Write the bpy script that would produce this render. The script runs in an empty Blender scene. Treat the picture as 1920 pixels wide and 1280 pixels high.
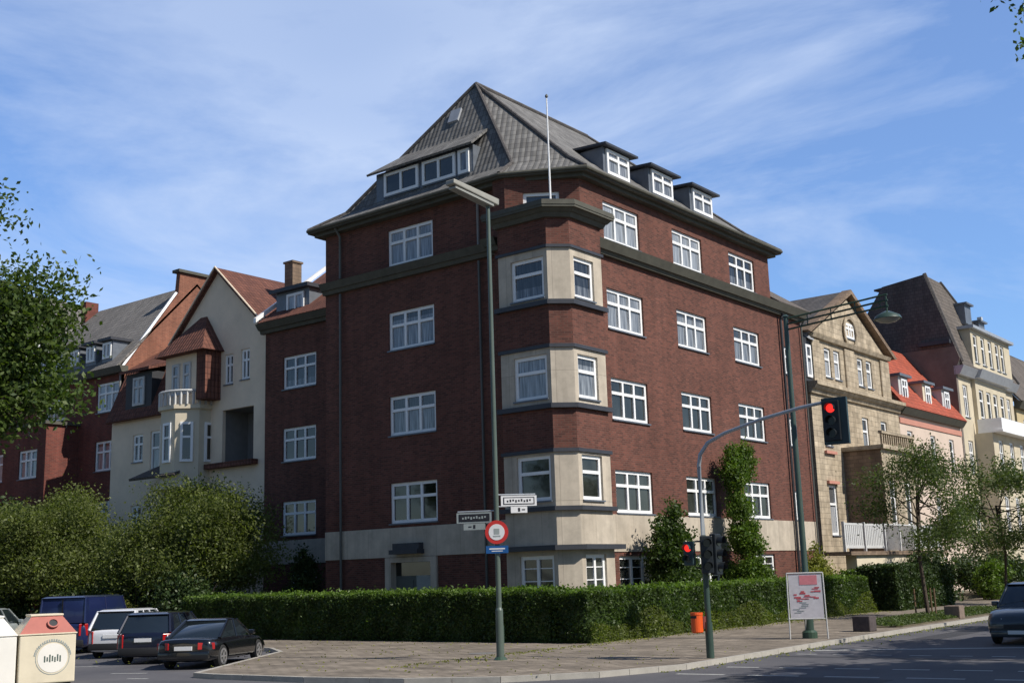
import bpy, bmesh, math, random
import numpy as np
from mathutils import Vector, Matrix
rad = math.radians
SC = bpy.context.scene
COL = SC.collection

# ---------------------------------------------------------------- camera
F, PITCH, ROLL, YAW = 2203.9, 0.196, -0.03125, 0.6620
CAMZ = 2.3
_h = Vector((math.cos(YAW), math.sin(YAW), 0)); _r = Vector((math.sin(YAW), -math.cos(YAW), 0)); _u = Vector((0, 0, 1))
_F = _h * math.cos(PITCH) + _u * math.sin(PITCH); _U = -_h * math.sin(PITCH) + _u * math.cos(PITCH)
_R2 = _r * math.cos(ROLL) + _U * math.sin(ROLL); _U2 = -_r * math.sin(ROLL) + _U * math.cos(ROLL)
cd = bpy.data.cameras.new('camera'); cam = bpy.data.objects.new('camera', cd); COL.objects.link(cam)
cd.sensor_width = 36; cd.lens = F / 1920 * 36; cd.clip_end = 3000
cam.matrix_world = Matrix(((_R2.x, _U2.x, -_F.x, 0), (_R2.y, _U2.y, -_F.y, 0), (_R2.z, _U2.z, -_F.z, CAMZ), (0, 0, 0, 1)))
SC.camera = cam

# ---------------------------------------------------------------- sun and sky
SUN_EL = rad(44); SUN_DIR = Vector((0.12 * math.cos(SUN_EL), -0.993 * math.cos(SUN_EL), math.sin(SUN_EL)))
ld = bpy.data.lights.new('sun', 'SUN'); ld.energy = 5.0; ld.angle = rad(0.5); ld.color = (1, 0.94, 0.85)
so = bpy.data.objects.new('sun', ld); COL.objects.link(so); so.location = (0, -20, 60)
so.rotation_euler = SUN_DIR.to_track_quat('Z', 'Y').to_euler()

w = bpy.data.worlds.new('World'); SC.world = w; w.use_nodes = True
nt = w.node_tree; nt.nodes.clear()
def N(t, typ, **kw):
    n = t.nodes.new(typ)
    for k, v in kw.items():
        if k.startswith('i_'):
            n.inputs[k[2:].replace('_', ' ')].default_value = v
        else: setattr(n, k, v)
    return n
sky = N(nt, 'ShaderNodeTexSky', sky_type='NISHITA', sun_disc=False, sun_elevation=SUN_EL, sun_rotation=math.atan2(SUN_DIR.x, SUN_DIR.y), altitude=60, air_density=1.15, dust_density=0.4, ozone_density=2.5)
tc = N(nt, 'ShaderNodeTexCoord'); mp = N(nt, 'ShaderNodeMapping'); mp.inputs['Rotation'].default_value = (0, rad(14), YAW - rad(90)); mp.inputs['Scale'].default_value = (1.3, 1.3, 4.6); mp.inputs['Location'].default_value = (7, 2, 1.3)
# mapping: wisps stretched sideways
n1 = N(nt, 'ShaderNodeTexNoise', i_Scale=1.45, i_Detail=9.0, i_Roughness=0.6, i_Distortion=0.5)
n2 = N(nt, 'ShaderNodeTexNoise', i_Scale=0.9, i_Detail=3.0, i_Roughness=0.5)
rp = N(nt, 'ShaderNodeMapRange'); rp.inputs['From Min'].default_value = 0.40; rp.inputs['From Max'].default_value = 0.62; rp.inputs['To Max'].default_value = 0.95
mul = N(nt, 'ShaderNodeMath', operation='MULTIPLY'); rp2 = N(nt, 'ShaderNodeMapRange'); rp2.inputs['From Min'].default_value = 0.3; rp2.inputs['From Max'].default_value = 0.62; rp2.inputs['To Min'].default_value = 0.45
mx = N(nt, 'ShaderNodeMix', data_type='RGBA'); mx.inputs['B'].default_value = (6.7, 7.9, 10.2, 1)
tint = N(nt, 'ShaderNodeMix', data_type='RGBA', blend_type='MULTIPLY'); tint.inputs['Factor'].default_value = 1.0; tb = N(nt, 'ShaderNodeMix', data_type='RGBA'); tb.inputs['A'].default_value = (.58, .66, .78, 1); tb.inputs['B'].default_value = (.70, 1.14, 1.70, 1)
# haze and cirrus gated to the view; sky elsewhere dimmed to cut fill light
dt = N(nt, 'ShaderNodeVectorMath', operation='DOT_PRODUCT'); dt.inputs[1].default_value = (.79, .61, 0)
gate = N(nt, 'ShaderNodeMapRange', interpolation_type='SMOOTHSTEP'); gate.inputs['From Min'].default_value = .5; gate.inputs['From Max'].default_value = .78; gate.inputs['To Min'].default_value = .05
gm = N(nt, 'ShaderNodeMath', operation='MULTIPLY')
hz = N(nt, 'ShaderNodeMath', operation='MULTIPLY_ADD'); hz.inputs[1].default_value = .9; hz.inputs[2].default_value = .17
bg = N(nt, 'ShaderNodeBackground'); bg.inputs['Strength'].default_value = 0.1
wo = N(nt, 'ShaderNodeOutputWorld')
L = nt.links.new
L(tc.outputs['Generated'], mp.inputs['Vector']); L(mp.outputs[0], n1.inputs['Vector']); L(mp.outputs[0], n2.inputs['Vector'])
L(n1.outputs[0], rp.inputs['Value']); L(n2.outputs[0], rp2.inputs['Value']); L(rp.outputs[0], mul.inputs[0]); L(rp2.outputs[0], mul.inputs[1])
L(gate.outputs[0], tb.inputs['Factor']); L(tb.outputs['Result'], tint.inputs['B']); L(tc.outputs['Generated'], dt.inputs[0]); L(dt.outputs['Value'], gate.inputs['Value']); L(mul.outputs[0], hz.inputs[0]); L(hz.outputs[0], gm.inputs[0]); L(gate.outputs[0], gm.inputs[1])
L(gm.outputs[0], mx.inputs['Factor']); L(sky.outputs[0], tint.inputs['A']); L(tint.outputs['Result'], mx.inputs['A']); L(mx.outputs['Result'], bg.inputs['Color']); L(bg.outputs[0], wo.inputs[0])
SC.view_settings.view_transform = 'Standard'; SC.view_settings.look = 'None'; SC.view_settings.exposure = 0.0; SC.view_settings.gamma = 1

# ---------------------------------------------------------------- materials
MATS = {}
def base_mat(name):
    m = bpy.data.materials.new(name); m.use_nodes = True; MATS[name] = m
    t = m.node_tree; b = t.nodes['Principled BSDF']; return m, t, b
def c4(c): return (c[0], c[1], c[2], 1)
def simple(name, col, rough=0.6, metal=0.0, var=0.25, scale=3.0, bump=0.0, bscale=40.0, spec=0.5, emit=None, ior=None, coat=0):
    m, t, b = base_mat(name)
    b.inputs['Roughness'].default_value = rough; b.inputs['Metallic'].default_value = metal
    b.inputs['Specular IOR Level'].default_value = spec
    if ior: b.inputs['IOR'].default_value = ior
    if coat: b.inputs['Coat Weight'].default_value = coat; b.inputs['Coat Roughness'].default_value = 0.03
    tc = N(t, 'ShaderNodeTexCoord')
    if var > 0:
        no = N(t, 'ShaderNodeTexNoise', i_Scale=scale, i_Detail=6.0, i_Roughness=0.65)
        t.links.new(tc.outputs['Object'], no.inputs['Vector'])
        mr = N(t, 'ShaderNodeMapRange'); mr.inputs['From Min'].default_value = .25; mr.inputs['From Max'].default_value = .75
        mr.inputs['To Min'].default_value = 1 - var; mr.inputs['To Max'].default_value = 1 + var
        t.links.new(no.outputs[0], mr.inputs['Value'])
        vm = N(t, 'ShaderNodeVectorMath', operation='SCALE'); vm.inputs[0].default_value = col[:3]
        t.links.new(mr.outputs[0], vm.inputs['Scale']); t.links.new(vm.outputs[0], b.inputs['Base Color'])
    else: b.inputs['Base Color'].default_value = c4(col)
    if bump > 0:
        nb = N(t, 'ShaderNodeTexNoise', i_Scale=bscale, i_Detail=4.0); t.links.new(tc.outputs['Object'], nb.inputs['Vector'])
        bp = N(t, 'ShaderNodeBump', i_Strength=bump, i_Distance=0.02); t.links.new(nb.outputs[0], bp.inputs['Height']); t.links.new(bp.outputs[0], b.inputs['Normal'])
    if emit: b.inputs['Emission Color'].default_value = c4(emit[0]); b.inputs['Emission Strength'].default_value = emit[1]
    return m
def bricky(name, c1, c2, mortar, bw, bh, ms=0.012, offset=0.5, rough=0.85, big=0.25, bump=0.4, rib=0.0, bias=0.0, bigscale=0.35):
    m, t, b = base_mat(name); L = t.links.new
    b.inputs['Roughness'].default_value = rough; b.inputs['Specular IOR Level'].default_value = 0.3
    uv = N(t, 'ShaderNodeTexCoord')
    br = N(t, 'ShaderNodeTexBrick'); br.offset = offset; br.inputs['Scale'].default_value = 1.0
    br.inputs['Color1'].default_value = c4(c1); br.inputs['Color2'].default_value = c4(c2); br.inputs['Mortar'].default_value = c4(mortar)
    br.inputs['Brick Width'].default_value = bw; br.inputs['Row Height'].default_value = bh; br.inputs['Mortar Size'].default_value = ms; br.inputs['Bias'].default_value = bias
    br.inputs['Mortar Smooth'].default_value = 0.2
    L(uv.outputs['UV'], br.inputs['Vector'])
    no = N(t, 'ShaderNodeTexNoise', i_Scale=bigscale, i_Detail=8.0, i_Roughness=0.7); L(uv.outputs['UV'], no.inputs['Vector'])
    mr = N(t, 'ShaderNodeMapRange'); mr.inputs['From Min'].default_value = .3; mr.inputs['From Max'].default_value = .7; mr.inputs['To Min'].default_value = 1 - big; mr.inputs['To Max'].default_value = 1 + big
    L(no.outputs[0], mr.inputs['Value'])
    # vertical weather streaks
    mp2 = N(t, 'ShaderNodeMapping'); mp2.inputs['Scale'].default_value = (2.2, 0.16, 1); L(uv.outputs['UV'], mp2.inputs['Vector'])
    ns = N(t, 'ShaderNodeTexNoise', i_Scale=1.0, i_Detail=5.0, i_Roughness=0.6); L(mp2.outputs[0], ns.inputs['Vector'])
    ms2 = N(t, 'ShaderNodeMapRange'); ms2.inputs['From Min'].default_value = .3; ms2.inputs['From Max'].default_value = .7; ms2.inputs['To Min'].default_value = 1 - big * .8; ms2.inputs['To Max'].default_value = 1 + big * .8
    L(ns.outputs[0], ms2.inputs['Value'])
    mm = N(t, 'ShaderNodeMath', operation='MULTIPLY'); L(mr.outputs[0], mm.inputs[0]); L(ms2.outputs[0], mm.inputs[1])
    vm = N(t, 'ShaderNodeVectorMath', operation='SCALE'); L(br.outputs['Color'], vm.inputs[0]); L(mm.outputs[0], vm.inputs['Scale'])
    L(vm.outputs[0], b.inputs['Base Color'])
    bp = N(t, 'ShaderNodeBump', i_Strength=bump, i_Distance=0.01, invert=True); L(br.outputs['Fac'], bp.inputs['Height'])
    last = bp
    if rib > 0:
        wv = N(t, 'ShaderNodeTexWave', wave_type='BANDS', bands_direction='X', wave_profile='SIN'); wv.inputs['Scale'].default_value = 0.314 / bw; wv.inputs['Distortion'].default_value = 0
        L(uv.outputs['UV'], wv.inputs['Vector'])
        b2 = N(t, 'ShaderNodeBump', i_Strength=rib, i_Distance=0.05); L(wv.outputs['Fac'], b2.inputs['Height']); L(bp.outputs[0], b2.inputs['Normal']); last = b2
        sp = N(t, 'ShaderNodeSeparateXYZ'); L(uv.outputs['UV'], sp.inputs[0])
        dv = N(t, 'ShaderNodeMath', operation='DIVIDE'); dv.inputs[1].default_value = bh; L(sp.outputs['Y'], dv.inputs[0])
        fr = N(t, 'ShaderNodeMath', operation='FRACT'); L(dv.outputs[0], fr.inputs[0])
        b3 = N(t, 'ShaderNodeBump', i_Strength=0.6, i_Distance=0.04, invert=True); L(fr.outputs[0], b3.inputs['Height']); L(b2.outputs[0], b3.inputs['Normal']); last = b3
    L(last.outputs[0], b.inputs['Normal'])
    return m
def leafmat(name, c1, c2, rough=0.5, trans=0.3):
    m, t, b = base_mat(name); L = t.links.new
    g = N(t, 'ShaderNodeNewGeometry'); cr = N(t, 'ShaderNodeMix', data_type='RGBA'); cr.inputs['A'].default_value = c4(c1); cr.inputs['B'].default_value = c4(c2)
    L(g.outputs['Random Per Island'], cr.inputs['Factor'])
    tc = N(t, 'ShaderNodeTexCoord'); no = N(t, 'ShaderNodeTexNoise', i_Scale=1.1, i_Detail=3.0); L(tc.outputs['Object'], no.inputs['Vector'])
    mr = N(t, 'ShaderNodeMapRange'); mr.inputs['From Min'].default_value = .3; mr.inputs['From Max'].default_value = .7; mr.inputs['To Min'].default_value = .7; mr.inputs['To Max'].default_value = 1.35; L(no.outputs[0], mr.inputs['Value'])
    vm = N(t, 'ShaderNodeVectorMath', operation='SCALE'); L(cr.outputs['Result'], vm.inputs[0]); L(mr.outputs[0], vm.inputs['Scale'])
    L(vm.outputs[0], b.inputs['Base Color']); b.inputs['Roughness'].default_value = rough; b.inputs['Specular IOR Level'].default_value = 0.35
    tr = N(t, 'ShaderNodeBsdfTranslucent'); vm2 = N(t, 'ShaderNodeVectorMath', operation='MULTIPLY'); vm2.inputs[1].default_value = (1.5, 1.7, 0.5); L(vm.outputs[0], vm2.inputs[0]); L(vm2.outputs[0], tr.inputs['Color'])
    ms = N(t, 'ShaderNodeMixShader'); ms.inputs[0].default_value = trans; L(b.outputs[0], ms.inputs[1]); L(tr.outputs[0], ms.inputs[2]); L(ms.outputs[0], t.nodes['Material Output'].inputs[0])
    return m

bricky('brick', (.172, .062, .044), (.088, .035, .027), (.135, .076, .058), .27, .088, .013, big=.19, bump=.3)
bricky('brick_far', (.19, .050, .036), (.12, .034, .028), (.16, .09, .07), .27, .088, .011, big=.2)
bricky('brick_orange', (.27, .105, .065), (.19, .073, .048), (.27, .15, .1), .27, .088, .011, big=.25)
bricky('limestone', (.52, .455, .365), (.46, .40, .32), (.36, .31, .25), 1.35, 5.0, .012, offset=0.0, big=.17, bump=.3, bigscale=1.5)
bricky('sandstone', (.45, .375, .275), (.36, .295, .21), (.27, .225, .165), .62, .3, .014, big=.35, bump=.7, bigscale=1.2)
bricky('rubble_shade_brown', (.26, .185, .13), (.19, .135, .095), (.13, .10, .075), .5, .22, .015, big=.25)
bricky('roof_tile', (.205, .20, .192), (.135, .131, .126), (.06, .056, .052), .26, .36, .012, offset=0.0, big=.22, rib=.45, bump=.5, bigscale=.8)
bricky('roof_slate', (.12, .11, .105), (.085, .08, .08), (.045, .042, .042), .3, .25, .012, big=.2, bump=.4)
bricky('roof_grey_light', (.22, .205, .19), (.165, .155, .145), (.08, .075, .07), .26, .36, .016, offset=0, big=.15, rib=.7)
bricky('roof_red', (.18, .075, .052), (.125, .054, .04), (.06, .025, .02), .26, .34, .018, offset=0, big=.22, rib=.8)
bricky('roof_scarlet', (.45, .10, .055), (.33, .08, .05), (.14, .035, .02), .28, .36, .018, offset=0, big=.18, rib=.8)
bricky('roof_brown', (.165, .14, .12), (.12, .105, .092), (.06, .05, .045), .26, .34, .018, offset=0, big=.2, rib=.8)
bricky('pavers', (.26, .22, .175), (.20, .168, .132), (.12, .10, .08), .42, .28, .02, big=.38, bump=.4, rough=.9, bigscale=.7)
simple('plaster_grey', (.84, .69, .52), .9, var=.12, scale=.7, bump=.25, bscale=25)
simple('plaster_cream', (.66, .58, .44), .9, var=.12, scale=.8, bump=.2, bscale=25)
simple('plaster_pink', (.62, .50, .41), .9, var=.1, scale=.8, bump=.2, bscale=25)
simple('plaster_yellow', (.56, .49, .36), .9, var=.14, scale=.9, bump=.3, bscale=20)
simple('plaster_ochre', (.52, .42, .24), .9, var=.12, scale=.9, bump=.2)
simple('gable_brown', (.17, .145, .125), .95, var=.28, scale=.8, bump=.5, bscale=8)
simple('salmon', (.52, .24, .18), .85, var=.1)
simple('white_paint', (.90, .90, .89), .3, var=.05, scale=4)
simple('white_dull', (.55, .55, .54), .6, var=.12, scale=3)
simple('cornice_green', (.088, .085, .066), .75, var=.25, scale=2.5, bump=.2)
simple('ledge_lead', (.042, .045, .055), .5, var=.2, scale=3)
simple('zinc', (.16, .18, .21), .45, metal=.3, var=.2, scale=3)
simple('zinc_light', (.42, .44, .47), .4, metal=.3, var=.15, scale=3)
simple('pipe', (.10, .105, .095), .5, var=.15)
simple('pipe_grey', (.22, .21, .20), .5, var=.15)
simple('dark_wood', (.03, .032, .038), .6, var=.2)
simple('door_grey', (.30, .32, .31), .55, var=.12)
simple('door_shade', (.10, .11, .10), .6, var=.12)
simple('pole_green', (.035, .065, .05), .45, var=.15, scale=2, coat=.2)
simple('pole_pale', (.09, .12, .10), .45, var=.12, scale=2)
simple('pole_dark', (.035, .07, .045), .45, var=.2, scale=2)
simple('galvanised', (.42, .45, .48), .4, metal=.4, var=.12)
simple('lamp_shell', (.33, .32, .28), .5, var=.12)
simple('diffuser', (.3, .3, .27), .3, var=.05)
simple('black_plastic', (.012, .016, .02), .45, var=.2)
simple('signal_green', (.03, .055, .06), .5, var=.2)
simple('dark_lens', (.01, .015, .012), .2, var=0, spec=.6)
simple('red_lens_on', (.6, .01, .01), .3, var=0, emit=((1, .03, .02), 1.3))
simple('sign_red', (.55, .035, .03), .4, var=.1)
simple('sign_white', (.75, .75, .75), .4, var=.04)
simple('sign_grey', (.32, .36, .35), .5, var=.1)
simple('sign_blue', (.012, .09, .28), .4, var=.1)
simple('sign_black', (.02, .02, .025), .5, var=.1)
simple('bin_orange', (.75, .10, .012), .45, var=.1)
simple('poster_pink', (.72, .25, .28), .4, var=.12, scale=9)
simple('poster_white', (.66, .63, .66), .35, var=.14, scale=7)
simple('poster_red', (.55, .10, .12), .4, var=.25, scale=9)
simple('container_cream', (.70, .62, .46), .6, var=.09, scale=2.5, bump=.1)
simple('container_white', (.80, .77, .70), .6, var=.06, scale=2)
simple('container_red', (.42, .13, .10), .6, var=.12, scale=3)
simple('stone_dark', (.075, .06, .06), .9, var=.35, scale=6, bump=.5)
simple('stone_mid', (.20, .15, .12), .9, var=.3, scale=6, bump=.5)
simple('bark', (.075, .055, .04), .95, var=.35, scale=7, bump=.8, bscale=14)
simple('stake', (.16, .10, .055), .9, var=.3, scale=7)
simple('soil', (.10, .085, .05), .95, var=.4, scale=2.5, bump=.6, bscale=12)
simple('lawn', (.055, .085, .022), .95, var=.35, scale=1.8, bump=.6, bscale=14)
simple('far_ground', (.10, .10, .075), .95, var=.3, scale=.3)
simple('kerb', (.40, .375, .33), .85, var=.16, scale=3, bump=.3)
simple('road_paint', (.40, .40, .38), .7, var=.28, scale=5)
simple('rubber', (.018, .018, .018), .8, var=.1)
simple('rim', (.62, .63, .65), .28, metal=.85, var=.05)
simple('car_black', (.006, .007, .009), .25, var=0, coat=1)
simple('car_navy', (.012, .02, .075), .3, var=0, coat=.7)
simple('car_navyblack', (.006, .008, .022), .25, var=0, coat=1)
simple('car_white', (.68, .69, .72), .3, var=0, coat=.8)
simple('car_silver', (.36, .40, .40), .3, metal=.3, var=0, coat=.8)
simple('car_bluegrey', (.04, .052, .06), .3, metal=.3, var=0, coat=.9)
simple('car_glass', (.014, .02, .024), .06, var=0, spec=.9, ior=1.7)
simple('tail_red', (.42, .012, .012), .2, var=0, coat=.8)
simple('head_lens', (.5, .53, .55), .12, var=0, coat=1)
simple('trim_dark', (.018, .018, .02), .6, var=.1)
simple('flower_red', (.30, .03, .02), .8, var=.4, scale=12)
simple('interior_dark', (.012, .012, .013), .9, var=.2)
# asphalt with worn patches and aggregate
m, t, b = base_mat('asphalt'); b.inputs['Roughness'].default_value = .88
tcn = N(t, 'ShaderNodeTexCoord'); a1 = N(t, 'ShaderNodeTexNoise', i_Scale=0.35, i_Detail=7.0, i_Roughness=.7); a2 = N(t, 'ShaderNodeTexNoise', i_Scale=28.0, i_Detail=3.0)
t.links.new(tcn.outputs['Object'], a1.inputs['Vector']); t.links.new(tcn.outputs['Object'], a2.inputs['Vector'])
ad = N(t, 'ShaderNodeMath', operation='MULTIPLY_ADD'); ad.inputs[1].default_value = .35; t.links.new(a2.outputs[0], ad.inputs[0]); t.links.new(a1.outputs[0], ad.inputs[2])
cr = N(t, 'ShaderNodeValToRGB'); cr.color_ramp.elements[0].position = .45; cr.color_ramp.elements[0].color = (.062, .062, .072, 1); cr.color_ramp.elements[1].position = .95; cr.color_ramp.elements[1].color = (.135, .13, .135, 1)
t.links.new(ad.outputs[0], cr.inputs[0]); t.links.new(cr.outputs[0], b.inputs['Base Color'])
bp = N(t, 'ShaderNodeBump', i_Strength=.35, i_Distance=.01); t.links.new(a2.outputs[0], bp.inputs['Height']); t.links.new(bp.outputs[0], b.inputs['Normal'])
simple('tar_patch', (.045, .045, .05), .8, var=.2, scale=2, bump=.3)
# window glass: dark room or net curtain behind a clear reflective surface
def glass(name, dark, light, folds):
    m, t, b = base_mat(name); L = t.links.new
    b.inputs['Roughness'].default_value = .05; b.inputs['Specular IOR Level'].default_value = .5; b.inputs['IOR'].default_value = 1.9
    tc = N(t, 'ShaderNodeTexCoord'); mp = N(t, 'ShaderNodeMapping'); mp.inputs['Scale'].default_value = (folds, 1, .5)
    L(tc.outputs['Object'], mp.inputs['Vector']); no = N(t, 'ShaderNodeTexNoise', i_Scale=2.0, i_Detail=4.0); L(mp.outputs[0], no.inputs['Vector'])
    oi = N(t, 'ShaderNodeObjectInfo'); ad = N(t, 'ShaderNodeMath', operation='ADD'); sb = N(t, 'ShaderNodeMath', operation='MULTIPLY'); sb.inputs[1].default_value = .35
    L(oi.outputs['Random'], sb.inputs[0]); L(sb.outputs[0], ad.inputs[0]); L(no.outputs[0], ad.inputs[1])
    mr = N(t, 'ShaderNodeMapRange'); mr.inputs['From Min'].default_value = .45; mr.inputs['From Max'].default_value = .95; L(ad.outputs[0], mr.inputs['Value'])
    mx = N(t, 'ShaderNodeMix', data_type='RGBA'); mx.inputs['A'].default_value = c4(dark); mx.inputs['B'].default_value = c4(light); L(mr.outputs[0], mx.inputs['Factor'])
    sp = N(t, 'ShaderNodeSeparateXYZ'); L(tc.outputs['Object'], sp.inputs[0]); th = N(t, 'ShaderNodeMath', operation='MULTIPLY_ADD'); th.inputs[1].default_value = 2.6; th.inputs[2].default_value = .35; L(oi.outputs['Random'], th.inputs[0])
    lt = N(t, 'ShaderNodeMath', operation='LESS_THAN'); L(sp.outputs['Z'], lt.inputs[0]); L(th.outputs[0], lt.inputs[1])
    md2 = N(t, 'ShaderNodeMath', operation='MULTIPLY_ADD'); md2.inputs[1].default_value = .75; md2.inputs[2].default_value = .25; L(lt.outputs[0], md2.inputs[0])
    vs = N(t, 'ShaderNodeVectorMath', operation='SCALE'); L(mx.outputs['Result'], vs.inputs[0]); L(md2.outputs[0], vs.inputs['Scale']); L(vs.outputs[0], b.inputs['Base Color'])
    n3 = N(t, 'ShaderNodeTexNoise', i_Scale=1.3, i_Detail=1.0); L(tc.outputs['Object'], n3.inputs['Vector']); bp = N(t, 'ShaderNodeBump', i_Strength=.12, i_Distance=.03); L(n3.outputs[0], bp.inputs['Height']); L(bp.outputs[0], b.inputs['Normal'])
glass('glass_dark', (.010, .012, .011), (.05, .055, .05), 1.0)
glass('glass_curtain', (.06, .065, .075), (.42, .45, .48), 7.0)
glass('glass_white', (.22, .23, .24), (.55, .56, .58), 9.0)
leafmat('leaf_hedge', (.028, .055, .013), (.075, .115, .026), trans=.35)
leafmat('leaf_tree', (.03, .06, .012), (.10, .14, .03), trans=.35)
leafmat('leaf_olive', (.085, .11, .030), (.155, .18, .055), trans=.45)
leafmat('leaf_hedge_lit', (.07, .13, .02), (.14, .21, .04), trans=.4)  # hedge-top leaves, sunlight put into the lighter colour
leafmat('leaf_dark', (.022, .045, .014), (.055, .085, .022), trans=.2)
leafmat('leaf_young', (.045, .075, .022), (.11, .14, .045), trans=.35)
leafmat('leaf_ivy', (.05, .10, .016), (.13, .19, .03), trans=.35)
leafmat('leaf_gold', (.15, .17, .03), (.25, .25, .05))
leafmat('grass_blade', (.05, .085, .02), (.10, .13, .04))

# ---------------------------------------------------------------- mesh helpers
S = 1.15
def T(p): return (p[0] * S, p[1] * S, CAMZ + (p[2] - 1.6) * S)     # building survey units -> metres

class MB:
    def __init__(self): self.v = []; self.f = []; self.m = []
    def quad(self, *pts, mi=0):
        n = len(self.v); self.v += [tuple(p) for p in pts]; self.f.append(tuple(range(n, n + len(pts)))); self.m.append(mi)
    def box(self, x0, x1, y0, y1, z0, z1, mi=0):
        P = [(x0, y0, z0), (x1, y0, z0), (x1, y1, z0), (x0, y1, z0), (x0, y0, z1), (x1, y0, z1), (x1, y1, z1), (x0, y1, z1)]
        self.hexa(P, mi)
    def hexa(self, P, mi=0):
        n = len(self.v); self.v += [tuple(p) for p in P]
        for f in ((3, 2, 1, 0), (4, 5, 6, 7), (0, 1, 5, 4), (1, 2, 6, 5), (2, 3, 7, 6), (3, 0, 4, 7)):
            self.f.append(tuple(n + i for i in f)); self.m.append(mi)
    def prism(self, poly, z0, z1, mi=0):   # poly of (x,y), ccw
        a = sum(poly[i][0] * poly[(i + 1) % len(poly)][1] - poly[(i + 1) % len(poly)][0] * poly[i][1] for i in range(len(poly)))
        if a < 0: poly = poly[::-1]
        n = len(self.v); k = len(poly)
        self.v += [(p[0], p[1], z0) for p in poly] + [(p[0], p[1], z1) for p in poly]
        self.f.append(tuple(n + k - 1 - i for i in range(k))); self.f.append(tuple(n + k + i for i in range(k)))
        self.m += [mi, mi]
        for i in range(k): j = (i + 1) % k; self.f.append((n + i, n + j, n + k + j, n + k + i)); self.m.append(mi)
    def extr(self, pts, d, mi=0):          # planar 3D polygon pts pushed along d
        n = len(self.v); k = len(pts); d = Vector(d)
        self.v += [tuple(p) for p in pts] + [tuple(Vector(p) + d) for p in pts]
        nv = Vector((0, 0, 0))
        for i in range(1, k - 1): nv += (Vector(pts[i]) - Vector(pts[0])).cross(Vector(pts[i + 1]) - Vector(pts[0]))
        fl = nv.dot(d) > 0
        A = tuple(n + i for i in range(k)); B = tuple(n + k + i for i in range(k))
        self.f += [A[::-1], B] if fl else [A, B[::-1]]; self.m += [mi, mi]
        for i in range(k):
            j = (i + 1) % k; q = (n + i, n + j, n + k + j, n + k + i); self.f.append(q if fl else q[::-1]); self.m.append(mi)
    def tube(self, p, q, r0, r1=None, n=10, mi=0, cap=True):
        self.path([p, q], [r0, r0 if r1 is None else r1], n, mi, cap)
    def path(self, pts, rs, n=10, mi=0, cap=True):
        pts = [Vector(p) for p in pts]; base = len(self.v); up = Vector((0, 0, 1))
        for i, p in enumerate(pts):
            d = (pts[min(i + 1, len(pts) - 1)] - pts[max(i - 1, 0)]).normalized()
            a = d.cross(up)
            if a.length < 1e-3: a = d.cross(Vector((1, 0, 0)))
            a.normalize(); b2 = d.cross(a).normalized()
            if i and a.dot(la) < 0: a = -a; b2 = -b2
            la = a
            for k in range(n):
                t = 2 * math.pi * k / n; self.v.append(tuple(p + (a * math.cos(t) + b2 * math.sin(t)) * rs[i]))
        for i in range(len(pts) - 1):
            for k in range(n):
                a0 = base + i * n + k; a1 = base + i * n + (k + 1) % n; self.f.append((a0, a0 + n, a1 + n, a1)); self.m.append(mi)
        if cap:
            self.f.append(tuple(base + k for k in range(n))); self.f.append(tuple(base + (len(pts) - 1) * n + n - 1 - k for k in range(n))); self.m += [mi, mi]
    def disc(self, c, nrm, r0, r1, th, n=32, mi=0):   # ring or disc of thickness th, front towards nrm
        c = Vector(c); nrm = Vector(nrm).normalized(); a = nrm.cross(Vector((0, 0, 1))).normalized(); b2 = a.cross(nrm)
        def P(r, k, o): t = 2 * math.pi * k / n; return c + (a * math.cos(t) + b2 * math.sin(t)) * r + nrm * o
        for k in range(n):
            if r0 <= 0: self.quad(P(r1, k, th), P(r1, k + 1, th), c + nrm * th, mi=mi)
            else: self.quad(P(r1, k, th), P(r1, k + 1, th), P(r0, k + 1, th), P(r0, k, th), mi=mi); self.quad(P(r0, k, 0), P(r0, k + 1, 0), P(r0, k + 1, th), P(r0, k, th), mi=mi)
            self.quad(P(r1, k, 0), P(r1, k + 1, 0), P(r1, k + 1, th), P(r1, k, th), mi=mi)
            if r0 <= 0: self.quad(P(r1, k + 1, 0), P(r1, k, 0), c, mi=mi)
            else: self.quad(P(r1, k + 1, 0), P(r1, k, 0), P(r0, k, 0), P(r0, k + 1, 0), mi=mi)
    def build(self, name, mats, parent=None, xf=True, smooth=False, bevel=0.0, label=None, recalc=False):
        vs = [T(p) for p in self.v] if xf else self.v
        me = bpy.data.meshes.new(name); me.from_pydata(vs, [], self.f)
        if isinstance(mats, str): mats = [mats]
        for mm in mats: me.materials.append(MATS[mm])
        me.polygons.foreach_set('material_index', self.m)
        if smooth or recalc or bevel > 0:
            bm = bmesh.new(); bm.from_mesh(me); bmesh.ops.remove_doubles(bm, verts=bm.verts, dist=1e-4)
            if recalc: bmesh.ops.recalc_face_normals(bm, faces=bm.faces)
            if bevel > 0:
                bmesh.ops.bevel(bm, geom=[e for e in bm.edges if len(e.link_faces) == 2 and e.calc_face_angle(0) > .5], offset=bevel, segments=2, affect='EDGES', profile=.5)
            bm.to_mesh(me); bm.free()
        if smooth:
            me.polygons.foreach_set('use_smooth', [True] * len(me.polygons)); me.set_sharp_from_angle(angle=rad(38))
        me.update(); uvmap(me)
        o = bpy.data.objects.new(name, me); COL.objects.link(o)
        if parent: attach(o, parent)
        if label: o['label'] = label
        return o
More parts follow.
